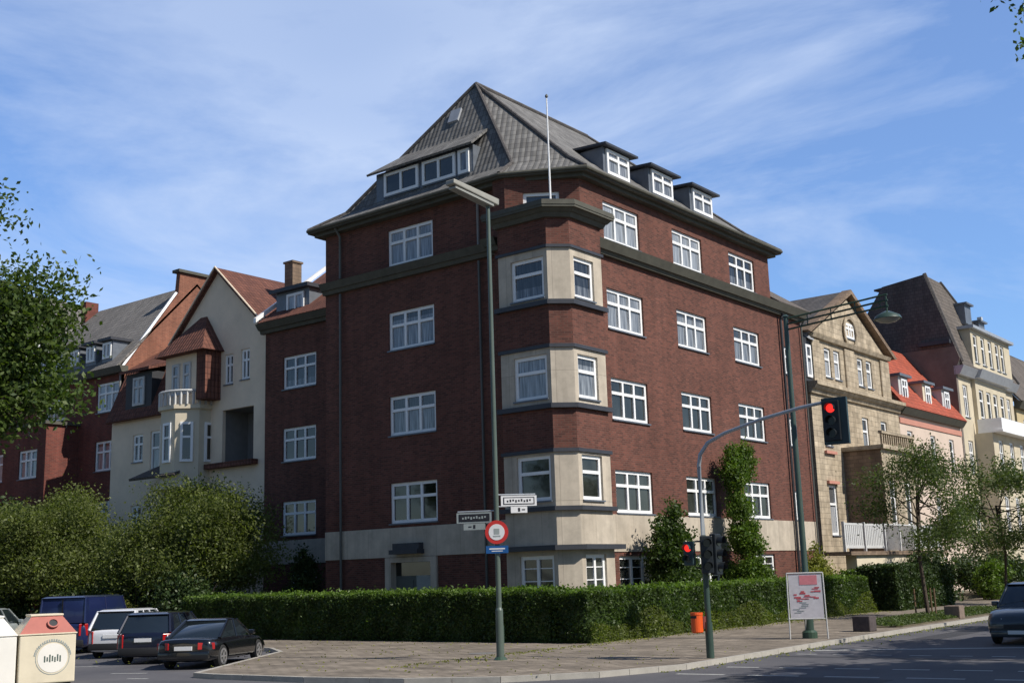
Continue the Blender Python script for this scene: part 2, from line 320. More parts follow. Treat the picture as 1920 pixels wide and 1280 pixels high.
def uvmap(me):
    uv = me.uv_layers.new(name='UVMap'); data = np.zeros(len(me.loops) * 2)
    vs = me.vertices
    for p in me.polygons:
        n = p.normal
        if abs(n.z) > .985: hx, hy, sx, sy, sz = 1, 0, 0, 1, 0
        else:
            l = math.hypot(n.x, n.y); hx, hy = -n.y / l, n.x / l
            sx, sy, sz = -n.z * hy * 0 - n.z * n.x / l, -n.z * n.y / l, l
        for li in p.loop_indices:
            c = vs[me.loops[li].vertex_index].co
            data[li * 2] = c.x * hx + c.y * hy; data[li * 2 + 1] = c.x * sx + c.y * sy + c.z * sz
    uv.data.foreach_set('uv', data)
def attach(o, parent):
    o.parent = parent; o.matrix_parent_inverse = Matrix.Translation(-parent.location) if parent.parent is None and parent.type == 'EMPTY' and tuple(parent.rotation_euler) == (0, 0, 0) else Matrix()
def tag(o, label, cat, group=None, kind=None):
    if label: o['label'] = label
    if cat: o['category'] = cat
    if group: o['group'] = group
    if kind: o['kind'] = kind
    return o
def root(name, label, cat, loc, group=None, rz=0):
    o = bpy.data.objects.new(name, None); COL.objects.link(o); o.location = loc; o.rotation_euler = (0, 0, rz); o.empty_display_size = .5
    return tag(o, label, cat, group)
def struct(o): o['kind'] = 'structure'; return o
def offset_poly(pts, d, closed=False):    # shift a polyline to its right-hand side by d
    n = len(pts); out = []
    for i in range(n):
        a = pts[i - 1] if (i > 0 or closed) else None; c = pts[(i + 1) % n] if (i < n - 1 or closed) else None; p = Vector(pts[i])
        def nr(p0, p1): e = (Vector(p1) - Vector(p0)).normalized(); return Vector((e.y, -e.x))
        if a is None: out.append(tuple(p + nr(pts[i], c) * d))
        elif c is None: out.append(tuple(p + nr(a, pts[i]) * d))
        else:
            n0, n1_ = nr(a, pts[i]), nr(pts[i], c); k = (n0 + n1_) / (1 + n0.dot(n1_)); out.append(tuple(p + k * d))
    return out
def band(mb, pts, z0, z1, out0, out1=None, inn=0.05, mi=0):   # moulding along a polyline; out0 at bottom, out1 at top
    if out1 is None: out1 = out0
    a = offset_poly(pts, out0); b2 = offset_poly(pts, out1); c = offset_poly(pts, -inn)
    for i in range(len(pts) - 1):
        P = [(*c[i], z0), (*c[i + 1], z0), (*a[i + 1], z0), (*a[i], z0), (*c[i], z1), (*c[i + 1], z1), (*b2[i + 1], z1), (*b2[i], z1)]
        q = lambda *ix: mb.quad(*[P[k] for k in ix], mi=mi)
        q(3, 2, 6, 7); q(7, 6, 5, 4); q(0, 1, 2, 3)
        if i == 0: q(0, 3, 7, 4)
        if i == len(pts) - 2: q(2, 1, 5, 6)

# ---------------------------------------------------------------- windows and facades
WCACHE = {}
def wmesh(w_, h_, style):
    key = (round(w_, 2), round(h_, 2), style)
    if key in WCACHE: return WCACHE[key]
    fr, gl = MB(), MB(); b_ = .14; mu = .125; d0, d1 = -.11, -.02
    # local frame: x sideways, y outwards, z up, origin at bottom centre
    fr.box(-w_ / 2, -w_ / 2 + b_, d0, d1, 0, h_); fr.box(w_ / 2 - b_, w_ / 2, d0, d1, 0, h_)
    fr.box(-w_ / 2 + b_, w_ / 2 - b_, d0, d1, 0, b_); fr.box(-w_ / 2 + b_, w_ / 2 - b_, d0, d1, h_ - b_, h_)
    iw = w_ - 2 * b_; cols, tr, extra = {'tri': (3, .64, 0), 'duo': (2, .64, 0), 'uno': (1, .62, 0), 'grid': (2, None, 3), 'door3': (3, None, 3), 'plain': (1, None, 0), 'pair': (2, None, 0), 'case': (2, .66, 0)}[style]
    for k in range(1, cols):
        x = -iw / 2 + iw * k / cols; fr.box(x - mu / 2, x + mu / 2, d0 + .002, d1 + .012, b_, h_ - b_)
    if tr:
        z = h_ * tr
        xs = [-iw / 2] + [-iw / 2 + iw * k / cols for k in range(1, cols)] + [iw / 2]
        for a, c in zip(xs[:-1], xs[1:]):
            l = a + (mu / 2 if a > -iw / 2 else 0); r = c - (mu / 2 if c < iw / 2 else 0); fr.box(l, r, d0 + .003, d1 + .02, z - mu / 2, z + mu / 2)
    if extra:
        xs = [-iw / 2] + [-iw / 2 + iw * k / cols for k in range(1, cols)] + [iw / 2]
        for j in range(1, extra + 1):
            z = h_ * j / (extra + 1)
            for a, c in zip(xs[:-1], xs[1:]):
                l = a + (mu / 2 if a > -iw / 2 else 0); r = c - (mu / 2 if c < iw / 2 else 0); fr.box(l, r, d0 + .02, d1 - .02, z - .018, z + .018)
    gl.quad((-iw / 2 - .01, -.075, b_ - .01), (iw / 2 + .01, -.075, b_ - .01), (iw / 2 + .01, -.075, h_ - b_ + .01), (-iw / 2 - .01, -.075, h_ - b_ + .01))
    gl.f = [f[::-1] for f in gl.f]
    si = MB(); si.box(-w_ / 2 - .04, w_ / 2 + .04, -.1, .07, -.06, 0)
    o1 = fr.build('window', 'white_paint', xf=False); o2 = gl.build('pane', 'glass_dark', xf=False); o3 = si.build('sill', 'zinc', xf=False)
    r = (o1.data, o2.data, o3.data)
    for o in (o1, o2, o3): bpy.data.objects.remove(o)
    WCACHE[key] = r; return r
wr = random.Random(5)
PANES = {}
def add_window(parent, cx, cy, nx, ny, z0, w_, h_, style, pane=None, frame='white_paint', recess=.07, sill=True, name='window'):
    md = wmesh(w_ * S, h_ * S, style)
    l = math.hypot(nx, ny); nx /= l; ny /= l
    p = T((cx, cy, z0)); ux, uy = ny, -nx    # u x n = z
    M = Matrix(((ux, nx, 0, p[0] - nx * recess), (uy, ny, 0, p[1] - ny * recess), (0, 0, 1, p[2]), (0, 0, 0, 1)))
    o = bpy.data.objects.new(name, md[0]); COL.objects.link(o)
    o.parent = parent; o.matrix_parent_inverse = Matrix(); o.matrix_local = Matrix.Translation(-parent.location) @ M
    if frame != 'white_paint':
        k = (md[0].name, frame)
        if k not in PANES: mc = md[0].copy(); mc.materials[0] = MATS[frame]; PANES[k] = mc
        o.data = PANES[k]
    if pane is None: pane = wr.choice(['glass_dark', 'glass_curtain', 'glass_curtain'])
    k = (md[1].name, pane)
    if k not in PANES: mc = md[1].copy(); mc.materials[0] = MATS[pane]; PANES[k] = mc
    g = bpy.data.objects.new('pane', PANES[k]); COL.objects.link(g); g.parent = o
    if sill:
        s_ = bpy.data.objects.new('sill', md[2]); COL.objects.link(s_); s_.parent = o; s_.location = (0, recess, 0)
    return o
def facade(mb, parent, p0, p1, z0, z1, wins, rev=.16, mi=0, top=None):
    """wall sheet from p0 to p1 (outside on the right hand) with real openings; wins = (u centre, z, w, h, style, pane)"""
    p0, p1 = Vector(p0), Vector(p1); L_ = (p1 - p0).length; d = (p1 - p0) / L_; n = Vector((d.y, -d.x))
    us = sorted({0, L_, *[round(x, 4) for w_ in wins for x in (w_[0] - w_[2] / 2, w_[0] + w_[2] / 2)]}); zs = sorted({z0, z1, *[round(x, 4) for w_ in wins for x in (w_[1], w_[1] + w_[3])]})
    us = [u for u in us if -1e-6 <= u <= L_ + 1e-6]; zs = [z for z in zs if z0 - 1e-6 <= z <= z1 + 1e-6]
    def P(u, z, o=0): q = p0 + d * u - n * o; return (q.x, q.y, z)
    for a, b_ in zip(us[:-1], us[1:]):
        run = None
        for c, e in zip(zs[:-1], zs[1:]):
            um, zm = (a + b_) / 2, (c + e) / 2
            hole = any(abs(um - w_[0]) < w_[2] / 2 and w_[1] < zm < w_[1] + w_[3] for w_ in wins)
            if hole:
                if run is not None: mb.quad(P(a, run), P(b_, run), P(b_, c), P(a, c), mi=mi); run = None
            elif run is None: run = c
        if run is not None: mb.quad(P(a, run), P(b_, run), P(b_, zs[-1]), P(a, zs[-1]), mi=mi)
    for w_ in wins:
        a, b_, c, e = w_[0] - w_[2] / 2, w_[0] + w_[2] / 2, w_[1], w_[1] + w_[3]
        mb.quad(P(a, c), P(a, c, rev), P(a, e, rev), P(a, e), mi=mi); mb.quad(P(b_, c, rev), P(b_, c), P(b_, e), P(b_, e, rev), mi=mi)
        mb.quad(P(a, e, rev), P(b_, e, rev), P(b_, e), P(a, e), mi=mi); mb.quad(P(a, c), P(b_, c), P(b_, c, rev), P(a, c, rev), mi=mi)
        q = p0 + d * w_[0]
        if w_[4]: add_window(parent, q.x, q.y, n.x, n.y, c, w_[2], w_[3], w_[4], w_[5] if len(w_) > 5 else None, sill=(w_[6] if len(w_) > 6 else True))
def roof_face(mb, pts, th=.12, mi=0):
    pts = [Vector(p) for p in pts]; nv = Vector((0, 0, 0))
    for i in range(1, len(pts) - 1): nv += (pts[i] - pts[0]).cross(pts[i + 1] - pts[0])
    if nv.z < 0: pts = pts[::-1]; nv = -nv
    nv.normalize(); mb.extr(pts, -nv * th, mi)

# ================================================================ main corner building (survey units, see T)
def V2(p, z): return (p[0], p[1], z)
B = root('apartment_building', 'dark red brick corner apartment block with stone bay windows and grey hipped roof', 'building', T((33, 27, 0)))
B0 = T((33, 27, 0))
Q0, Q1, Q2, Q3, Q4, Q5 = (32.79, 35.3), (32.79, 25.9), (32.35, 25.9), (32.35, 25.35), (33.9, 23.09), (52.2, 23.09)
XE = 49.15
rows = (3.66, 7.01, 10.36)
wl = []
paneL = ['glass_curtain', 'glass_curtain', 'glass_curtain', 'glass_curtain']
wall = MB()
LW = [(4.8, z, 2.42, 1.53, 'tri', pn_) for z, pn_ in zip(rows, ('glass_dark', 'glass_curtain', 'glass_curtain'))]
facade(wall, B, Q0, Q1, 3.5, 13.2, LW)
facade(wall, B, Q0, Q1, 13.2, 15.9, [(4.8, 13.76, 2.42, 1.5, 'tri', 'glass_curtain')])
facade(wall, B, Q0, Q1, -.8, 3.5, [(4.67, -.8, 2.45, 3.12, None)], rev=.35)
facade(wall, B, Q1, Q2, -.8, 15.9, []); facade(wall, B, Q2, Q3, -.8, 15.9, [])
cl = (Vector(Q4) - Vector(Q3)).length
facade(wall, B, Q3, Q4, -.8, 15.9, [(1.33, 13.9, 1.32, 1.36, 'plain', 'glass_dark', False)])
RX = (36.64, 41.63, 46.45); RWd = (2.5, 2.42, 2.42)
RW = [(x - Q4[0], z, w_, 1.53, 'tri', ('glass_dark' if z < 8 else 'glass_curtain')) for z in rows for x, w_ in zip(RX, RWd)]
RW += [(50.35 - Q4[0], z, .78, 1.3, 'duo', 'glass_dark') for z in rows]
facade(wall, B, Q4, Q5, 2.3, 13.3, RW)
facade(wall, B, Q4, Q5, -.8, 2.3, [(x - Q4[0], .55, w_, 1.6, 'door3', 'glass_dark') for x, w_ in zip(RX, RWd)])
facade(wall, B, Q4, (XE, 23.09), 13.3, 15.9, [(x - Q4[0], 13.74, w_, 1.5, 'tri', 'glass_curtain') for x, w_ in zip(RX, RWd)])
# closing walls not seen from the street
wall.quad((XE, 23.09, 13), (XE, 35.3, 13), (XE, 35.3, 15.9), (XE, 23.09, 15.9)); wall.quad((52.2, 23.09, -.8), (52.2, 33, -.8), (52.2, 33, 13.3), (52.2, 23.09, 13.3))
wall.quad((32.79, 35.3, -.8), (36, 35.3, -.8), (36, 35.3, 15.9), (32.79, 35.3, 15.9)); wall.quad((36, 35.3, 13), (XE, 35.3, 13), (XE, 35.3, 15.9), (36, 35.3, 15.9))
AN = []
for z in rows: AN.append((42.9 - 40.52, z, 2.25, 1.53, 'tri', 'glass_dark' if z < 8 else 'glass_curtain'))
facade(wall, B, (36, 42.9), (36, 35.3), -.8, 13.3, AN + [(42.9 - 40.2, .6, 1.7, 1.45, 'door3', 'glass_dark')])
wall.quad((36, 42.9, -.8), (36, 42.9, 13.3), (46, 42.9, 13.3), (46, 42.9, -.8))
wall.quad((46, 42.9, -.8), (46, 42.9, 13.3), (46, 35.3, 13.3), (46, 35.3, -.8)); wall.quad((52.2, 33, -.8), (46, 35.3, -.8), (46, 35.3, 13.3), (52.2, 33, 13.3))
wall.build('wall', 'brick', B)
# stone band above the basement
sb = MB(); band(sb, [Q0, Q1, Q2, Q3], 2.4, 3.5, .035); band(sb, [Q4, Q5], 2.3, 3.6, .035); band(sb, [(36, 42.9), (36, 35.4)], 2.4, 3.45, .035)
sb.build('stone_band', 'limestone', B)
# moulded ledge below the top storey and eaves of the wings
lg = MB(); band(lg, [Q0, Q1, Q2, (32.35, 25.6)], 13.18, 13.34, .16, .22); band(lg, [Q0, Q1, Q2, (32.35, 25.6)], 13.34, 13.62, .28, .42)
lg.build('ledge', 'cornice_green', B); lg = MB(); band(lg, [(33.95, 23.09), Q5], 13.05, 13.2, .16, .22); band(lg, [(33.95, 23.09), Q5], 13.2, 13.52, .3, .45)
lg.build('ledge', 'cornice_green', B); lg = MB(); band(lg, [(36, 43.1), (36, 35.3)], 13.18, 13.34, .16, .22); band(lg, [(36, 43.1), (36, 35.3)], 13.34, 13.62, .3, .5)
lg.build('ledge', 'cornice_green', B)
# --- roof
E_ = [(32.28, 35.85), (32.18, 25.45), (33.65, 22.62), (49.65, 22.62), (49.65, 35.85)]
ZE = 16.0
so_ = MB(); so_.prism(E_, 15.86, 15.98); iw = offset_poly(E_, -.2, True); so_.prism(iw, 15.72, 15.855); so_.build('eaves', 'cornice_green', B)
M_ = offset_poly(E_, -1.15, True); ZM = 16.78
R1, R2 = (35.5, 29.15, 21.65), (43.6, 29.15, 21.65)
rf = MB()
for i in range(5):
    j = (i + 1) % 5; roof_face(rf, [V2(E_[i], ZE), V2(E_[j], ZE), V2(M_[j], ZM), V2(M_[i], ZM)])
M = [V2(p, ZM) for p in M_]
roof_face(rf, [M[0], M[1], R1]); roof_face(rf, [M[1], M[2], R1]); roof_face(rf, [M[2], M[3], R2, R1]); roof_face(rf, [M[3], M[4], R2]); roof_face(rf, [M[4], M[0], R1, R2])
roof = rf.build('roof', 'roof_tile', B)
hp = MB()
def ridge(mb, pts, r=.085): mb.path([(p[0], p[1], p[2] + .03) for p in pts], [r] * len(pts), 8)
for i in range(5): ridge(hp, [V2(E_[i], ZE), M[i], (R2 if i in (3, 4) else R1)])
ridge(hp, [R1, R2], .1); hp.build('ridge_tiles', 'roof_slate', roof)
gt = MB(); go = offset_poly(E_[:4], .02)
gt.path([V2(p, 15.98) for p in go], [.075] * 4, 8); gt.build('gutter', 'cornice_green', B)
# lower wing roofs
wf = MB(); roof_face(wf, [(XE, 22.65, 13.56), (52.7, 22.65, 13.56), (52.7, 28.5, 17.6), (XE, 28.5, 17.6)]); wf.quad((52.2, 23.1, 13.5), (52.2, 33, 13.5), (52.2, 28.5, 17.45))
wf.build('wing_roof', 'roof_brown', B)
wf = MB(); roof_face(wf, [(35.5, 42.95, 13.66), (35.5, 35.3, 13.66), (40.6, 35.3, 17.5), (40.6, 42.95, 17.5)]); roof_face(wf, [(45.8, 42.95, 13.66), (45.8, 35.3, 13.66), (40.6, 35.3, 17.5), (40.6, 42.95, 17.5)])
wf.quad((36, 42.9, 13.3), (45.6, 42.9, 13.3), (40.6, 42.9, 17.4)); wr_ = wf.build('wing_roof', 'roof_red', B)
vg = MB(); vg.extr([(35.4, 42.9, 13.68), (40.6, 42.9, 17.62), (40.6, 42.9, 17.82), (35.4, 42.9, 13.9)], (0, .18, 0)); vg.build('verge', 'white_paint', wr_)
# annex dormer
dm = MB(); dm.box(36.3, 40, 40.2, 42.5, 13.7, 15.1); d_ = dm.build('dormer', 'zinc', B)
dr = MB(); dr.box(36.0, 40.4, 40.0, 42.7, 15.1, 15.28); dr.build('dormer_roof', 'ledge_lead', d_)
add_window(B, 36.3, 41.1, -1, 0, 13.95, 1.2, 1.0, 'pair', 'glass_curtain', recess=-.12, sill=False)
# --- dormers on the big roof
def flat_dormer(x0, x1, yf, z0, z1):
    d = MB(); d.box(x0, x1, yf, 27.2, z0, z1); dd = d.build('dormer', 'zinc', B)
    r = MB(); r.hexa([(x0 - .22, yf - .3, z1), (x1 + .22, yf - .3, z1), (x1 + .22, 28, z1 + .22), (x0 - .22, 28, z1 + .22), (x0 - .22, yf - .3, z1 + .09), (x1 + .22, yf - .3, z1 + .09), (x1 + .22, 28, z1 + .31), (x0 - .22, 28, z1 + .31)])
    r.build('dormer_roof', 'ledge_lead', dd)
    add_window(B, (x0 + x1) / 2 , yf, 0, -1, z0 + .28, (x1 - x0) - .35, z1 - z0 - .32, 'duo', 'glass_curtain', recess=-.12)
flat_dormer(37.05, 39.0, 24.05, 16.7, 18.05); flat_dormer(40.35, 42.35, 24.0, 16.7, 18.05); flat_dormer(43.75, 45.8, 24.0, 16.7, 18.05)
d = MB(); d.box(33.45, 34.6, 27.7, 32.95, 16.75, 18.1); dd = d.build('dormer', 'zinc', B)
r = MB(); roof_face(r, [(33.1, 27.5, 18.06), (33.1, 33.2, 18.06), (34.3, 32.15, 18.98), (34.3, 27.6, 18.98)], th=.09); r.build('dormer_roof', 'roof_tile', dd)
for yc, ww in ((31.5, 1.9), (29.45, 1.75)): add_window(B, 33.45, yc, -1, 0, 17.0, ww, .98, 'pair', 'glass_dark', recess=-.12)
add_window(B, 33.45, 28.15, -1, 0, 17.0, .55, .98, 'plain', 'glass_curtain', recess=-.12)
sk = MB(); fx = lambda z: 33.43 + (z - 16.78) * .425
sk.hexa([(fx(19.95) - .1, 29.5, 19.97), (fx(19.95), 29.5, 19.9), (fx(19.95), 30.05, 19.9), (fx(19.95) - .1, 30.05, 19.97), (fx(20.55) - .1, 29.5, 20.57), (fx(20.55), 29.5, 20.5), (fx(20.55), 30.05, 20.5), (fx(20.55) - .1, 30.05, 20.57)]); sk.build('roof_window', 'zinc_light', roof, recalc=True)
# --- bay window at the corner
BY = [(32.9, 25.05), (31.42, 25.0), (31.42, 22.87), (31.98, 22.3), (33.9, 22.3), (34.0, 23.2)]
bay = MB()
def bayring(z0, z1, mi, wn=None):
    segs = list(zip(BY[:-1], BY[1:]))
    for k, (a, b_) in enumerate(segs):
        ws = []
        if wn is not None:
            if k == 1: ws = [(25.0 - 23.74, wn[0], 1.42, wn[1], wn[2], wn[3])]
            if k == 3: ws = [(32.79 - 31.98, wn[0], 1.2, wn[1], wn[2], wn[3])]
        facade(bay, B, a, b_, z0, z1, ws, rev=.14, mi=mi)
bayring(12.62, 13.7, 0); bayring(9.18, 10.6, 0); bayring(5.66, 7.05, 0)
bayring(10.6, 12.62, 1, (10.85, 1.45, 'uno', 'glass_curtain')); bayring(7.05, 9.18, 1, (7.38, 1.5, 'uno', 'glass_curtain')); bayring(3.7, 5.66, 1, (3.98, 1.5, 'uno', 'glass_dark'))
bayring(-.8, 3.7, 1, (.55, 1.65, 'grid', 'glass_dark'))
bayo = bay.build('bay', ['brick', 'limestone'], B)
for z0, z1, o in ((10.56, 10.72, .14), (7.02, 7.18, .14), (3.64, 3.78, .14), (2.36, 2.52, .3), (12.56, 12.66, .07), (9.08, 9.2, .07), (5.56, 5.68, .07)):
    bl = MB(); band(bl, BY, z0, z1, o); bl.build('ledge', 'ledge_lead', bayo)
cn = MB(); band(cn, BY, 13.62, 13.78, .1, .18); band(cn, BY, 13.78, 13.98, .22, .4); band(cn, BY, 13.98, 14.1, .42, .42)
cn.prism([(33.0, 25.2), *offset_poly(BY, .4)[1:5], (34.0, 23.2)], 13.9, 14.16); cn.build('cornice', 'cornice_green', bayo)
# flagpole on the bay roof
fp = root('flagpole', 'thin white flagpole with a small ball top, standing on the bay roof', 'flagpole', T((31.95, 23.0, 14.16)))
q = MB(); q.tube((31.95, 23.0, 14.16), (31.95, 23.0, 18.2), .038, .022, 8); q.build('pole', 'white_paint', fp, smooth=True)
q = MB(); q.path([(31.95, 23.0, 18.18), (31.95, 23.0, 18.22), (31.95, 23.0, 18.28), (31.95, 23.0, 18.33)], [.02, .055, .055, .02], 10); q.build('finial', 'pipe', fp, smooth=True)
# --- downpipes
def pipe(pts, r=.05, m_='pipe'):
    q = MB(); q.path(pts, [r] * len(pts), 8); q.build('downpipe', m_, B, smooth=True)
pipe([(32.35, 34.3, 15.9), (32.66, 34.3, 15.5), (32.66, 34.3, 13.75)]); pipe([(32.66, 34.3, 13.1), (32.66, 34.3, 2.5), (32.68, 34.3, -.7)])
pipe([(32.35, 26.85, 15.9), (32.66, 26.9, 15.5), (32.66, 26.9, 13.7)], m_='pipe_grey'); pipe([(32.66, 26.9, 13.1), (32.66, 26.9, -.7)])
pipe([(49.75, 22.8, 13.1), (49.75, 22.96, 12.8), (49.75, 22.96, -.6)], .07, 'dark_wood'); pipe([(52.0, 22.8, 13.1), (52.0, 22.97, 12.8), (52.0, 22.97, -.6)], .05)
# --- entrance: stone surround, double door, hood
sr = MB(); Y0, Y1 = 29.36, 31.9
sr.box(32.7, 33.14, Y1 - .26, Y1 + .04, -.8, 2.2); sr.box(32.7, 33.14, Y0 - .04, Y0 + .26, -.8, 2.2); sr.box(32.7, 33.14, Y0 - .04, Y1 + .04, 2.2, 2.385); sr.build('door_surround', 'limestone', B)
dr = MB(); dr.box(33.0, 33.1, Y0 + .26, 30.6, -.8, 1.7); dr.box(32.975, 33.0, Y0 + .38, 30.5, 0.9, 1.55); dr.box(32.975, 33.0, Y0 + .38, 30.5, -.4, .7); dr.build('door', 'door_grey', B)
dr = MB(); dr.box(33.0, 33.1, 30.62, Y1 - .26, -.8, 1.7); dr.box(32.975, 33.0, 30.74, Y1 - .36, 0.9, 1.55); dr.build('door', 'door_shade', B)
dr = MB(); dr.box(33.0, 33.1, Y0 + .26, Y1 - .26, 1.7, 2.2); dr.build('fanlight', 'glass_dark', B)
hd = MB(); hd.box(32.35, 32.75, 29.95, 31.4, 2.5, 2.66); hd.box(32.5, 32.75, 30.0, 31.35, 2.66, 2.9); hd.build('door_hood', 'ledge_lead', B)

# ================================================================ houses along the left street
G = root('gabled_house', 'pale rendered house with steep gable, red tiled roof and round oriel', 'house', T((36.5, 49, 0))); 
gw = MB(); GX = 36.3
facade(gw, G, (GX, 55.8), (GX, 42.95), -1, 10.35, [
    (55.8 - 53.4, 8.0, .9, 1.45, 'duo', 'glass_curtain'), (55.8 - 51.9, 7.2, .8, 2.3, 'uno', 'glass_curtain'), (55.8 - 45.25, 7.35, 2.35, 2.6, None), (55.8 - 53.4, 4.3, .9, 1.45, 'duo', 'glass_dark'), (55.8 - 45.2, 3.9, 1.6, 1.5, 'tri', 'glass_dark')], rev=.2)
facade(gw, G, (GX, 50.3), (GX, 42.95), 10.35, 14.05, [(50.3 - 46.0, 11.2, .66, 1.5, 'duo', 'glass_dark'), (50.3 - 44.75, 11.3, .66, 1.5, 'duo', 'glass_dark')], rev=.14)
gw.quad((GX, 50.3, 14.05), (GX, 43.5, 14.05), (GX, 46.9, 17.1)); gw.quad((GX, 43.5, 14.05), (GX, 42.95, 14.05), (GX, 43.5, 14.2))
gw.quad((46, 42.95, -1), (GX, 42.95, -1), (GX, 42.95, 14.05), (46, 42.95, 14.05)); gw.quad((GX, 50.3, 10.35), (46, 50.3, 10.35), (46, 50.3, 14.05), (GX, 50.3, 14.05))
gw.quad((46, 55.8, -1), (46, 42.95, -1), (46, 42.95, 14.05), (46, 55.8, 14.05))
gw.build('wall', 'plaster_grey', G)
lo = MB(); lo.box(GX + .2, GX + 1.6, 44.1, 46.45, 7.3, 7.36)
for a in ((GX + 1.6, GX + 1.7, 44.0, 46.5, 7.3, 10.0), (GX + .2, GX + 1.7, 43.95, 44.05, 7.3, 10.0), (GX + .2, GX + 1.7, 46.45, 46.55, 7.3, 10.0), (GX + .2, GX + 1.7, 44, 46.5, 9.95, 10.05)): lo.box(*a)
lo.build('loggia', 'pipe_grey', G)
fb = MB(); fb.box(GX - .4, GX - .02, 43.7, 47.3, 7.12, 7.36); fbo = fb.build('balcony_box', 'roof_red', G)
for y, z in ((46.55, 15.0), (47.25, 14.9)): add_window(G, GX, y, -1, 0, z - .25, .38, .85, 'plain', 'glass_dark', frame='white_dull', recess=.0, sill=False)
gr = MB()
roof_face(gr, [(GX - .25, 46.9, 17.25), (GX - .25, 43.1, 13.75), (41, 43.1, 13.75), (47, 46.9, 17.25)]); roof_face(gr, [(GX - .25, 46.9, 17.25), (GX - .25, 50.6, 13.75), (47, 50.6, 13.75), (47, 46.9, 17.25)])
roof_face(gr, [(41, 43.1, 13.75), (47, 43.1, 13.75), (47, 46.9, 17.25)])
# mansard of the lower left part
roof_face(gr, [(GX - .4, 50.2, 10.25), (GX - .4, 55.85, 10.25), (GX + .9, 55.85, 13.3), (GX + .9, 50.2, 13.3)]); roof_face(gr, [(GX + .9, 50.2, 13.3), (GX + .9, 55.85, 13.3), (40.5, 55.85, 15.4), (40.5, 50.2, 15.4)])
gr.build('roof', 'roof_red', G)
vv = MB()
for a, b_ in (((GX - .27, 46.9, 17.28), (GX - .27, 43.1, 13.78)), ((GX - .27, 46.9, 17.28), (GX - .27, 50.6, 13.78))): vv.path([a, b_], [.04, .04], 6)
vv.build('verge', 'plaster_grey', G)
ch = MB(); ch.box(38.7, 39.3, 44.1, 44.7, 14.6, 17.5); ch.box(38.64, 39.36, 44.04, 44.76, 17.5, 17.6); ch.build('chimney', 'rubble_shade_brown', G)
dmm = MB(); dmm.box(GX - .15, 38.2, 52.1, 54.4, 10.7, 12.7); dmo = dmm.build('dormer', 'dark_wood', G)
dmm = MB(); dmm.hexa([(GX - .5, 51.9, 12.7), (39, 51.9, 13.6), (39, 54.6, 13.6), (GX - .5, 54.6, 12.7), (GX - .5, 51.9, 12.85), (39, 51.9, 13.8), (39, 54.6, 13.8), (GX - .5, 54.6, 12.85)]); dmm.build('dormer_roof', 'roof_red', dmo)
add_window(G, GX - .15, 53.2, -1, 0, 10.95, 1.0, 1.5, 'duo', 'glass_curtain', frame='white_dull', recess=-.1, sill=False)
# round oriel with balcony and tiled hood
def ngon(cx, cy, r, n=8, a0=0): return [(cx + r * math.cos(a0 + 2 * math.pi * k / n), cy + r * math.sin(a0 + 2 * math.pi * k / n)) for k in range(n)]
OC = (36.2, 48.75); OR = 1.5
on = MB(); on.prism(ngon(*OC, OR, 8, rad(22.5)), 6.4, 10.25); oo = on.build('oriel', 'plaster_cream', G)
for a_, ww in ((180, .62), (225, .62), (135, .5), (270, .5)):
    ax, ay = math.cos(rad(a_)), math.sin(rad(a_)); rr = OR * math.cos(rad(22.5))
    add_window(G, OC[0] + ax * rr, OC[1] + ay * rr, ax, ay, 7.5, ww, 1.95, 'uno', 'glass_dark', recess=-.11, sill=False)
on = MB(); on.prism(ngon(OC[0], OC[1], OR + .2, 8, rad(22.5)), 6.2, 6.4); on.prism(ngon(OC[0], OC[1], OR + .15, 8, rad(22.5)), 10.1, 10.3); on.build('cornice', 'plaster_cream', oo)
on = MB(); rg = ngon(OC[0], OC[1], OR + .05, 32); 
for (x, y) in rg:
    if x < OC[0] + .3: on.box(x - .045, x + .045, y - .045, y + .045, 10.3, 10.95)
for i in range(32):
    a, b_ = rg[i], rg[(i + 1) % 32]
    if a[0] < OC[0] + .3 and b_[0] < OC[0] + .3: on.path([V2(a, 10.98), V2(b_, 10.98)], [.08, .08], 6)
on.build('balustrade', 'white_dull', oo)
up = MB(); up.box(35.5, 36.4, 47.3, 50.0, 10.3, 12.95); uo = up.build('dormer', 'plaster_grey', G)
for yy in (48.2, 49.1): add_window(G, 35.5, yy, -1, 0, 10.9, .6, 1.6, 'uno', 'glass_curtain', frame='white_dull', recess=-.1, sill=False)
up = MB(); up.box(35.35, 36.5, 46.6, 47.3, 10.5, 12.9); up.build('tile_hanging', 'roof_red', uo)
up = MB(); c_ = [(34.95, 50.3, 12.9), (34.95, 46.35, 12.9), (37.2, 46.35, 12.9), (37.2, 50.3, 12.9)]
up.quad(c_[0], c_[3], c_[2], c_[1]); ap = (36.5, 48.0, 15.2)
for i in range(4): up.quad(c_[i], c_[(i + 1) % 4], ap)
up.build('hood_roof', 'roof_red', uo, recalc=True)
up = MB(); roof_face(up, [(34.6, 47.9, 6.9), (34.6, 51.6, 6.9), (36.3, 51.2, 7.7), (36.3, 48.2, 7.7)]); up.build('porch_roof', 'roof_brown', G)

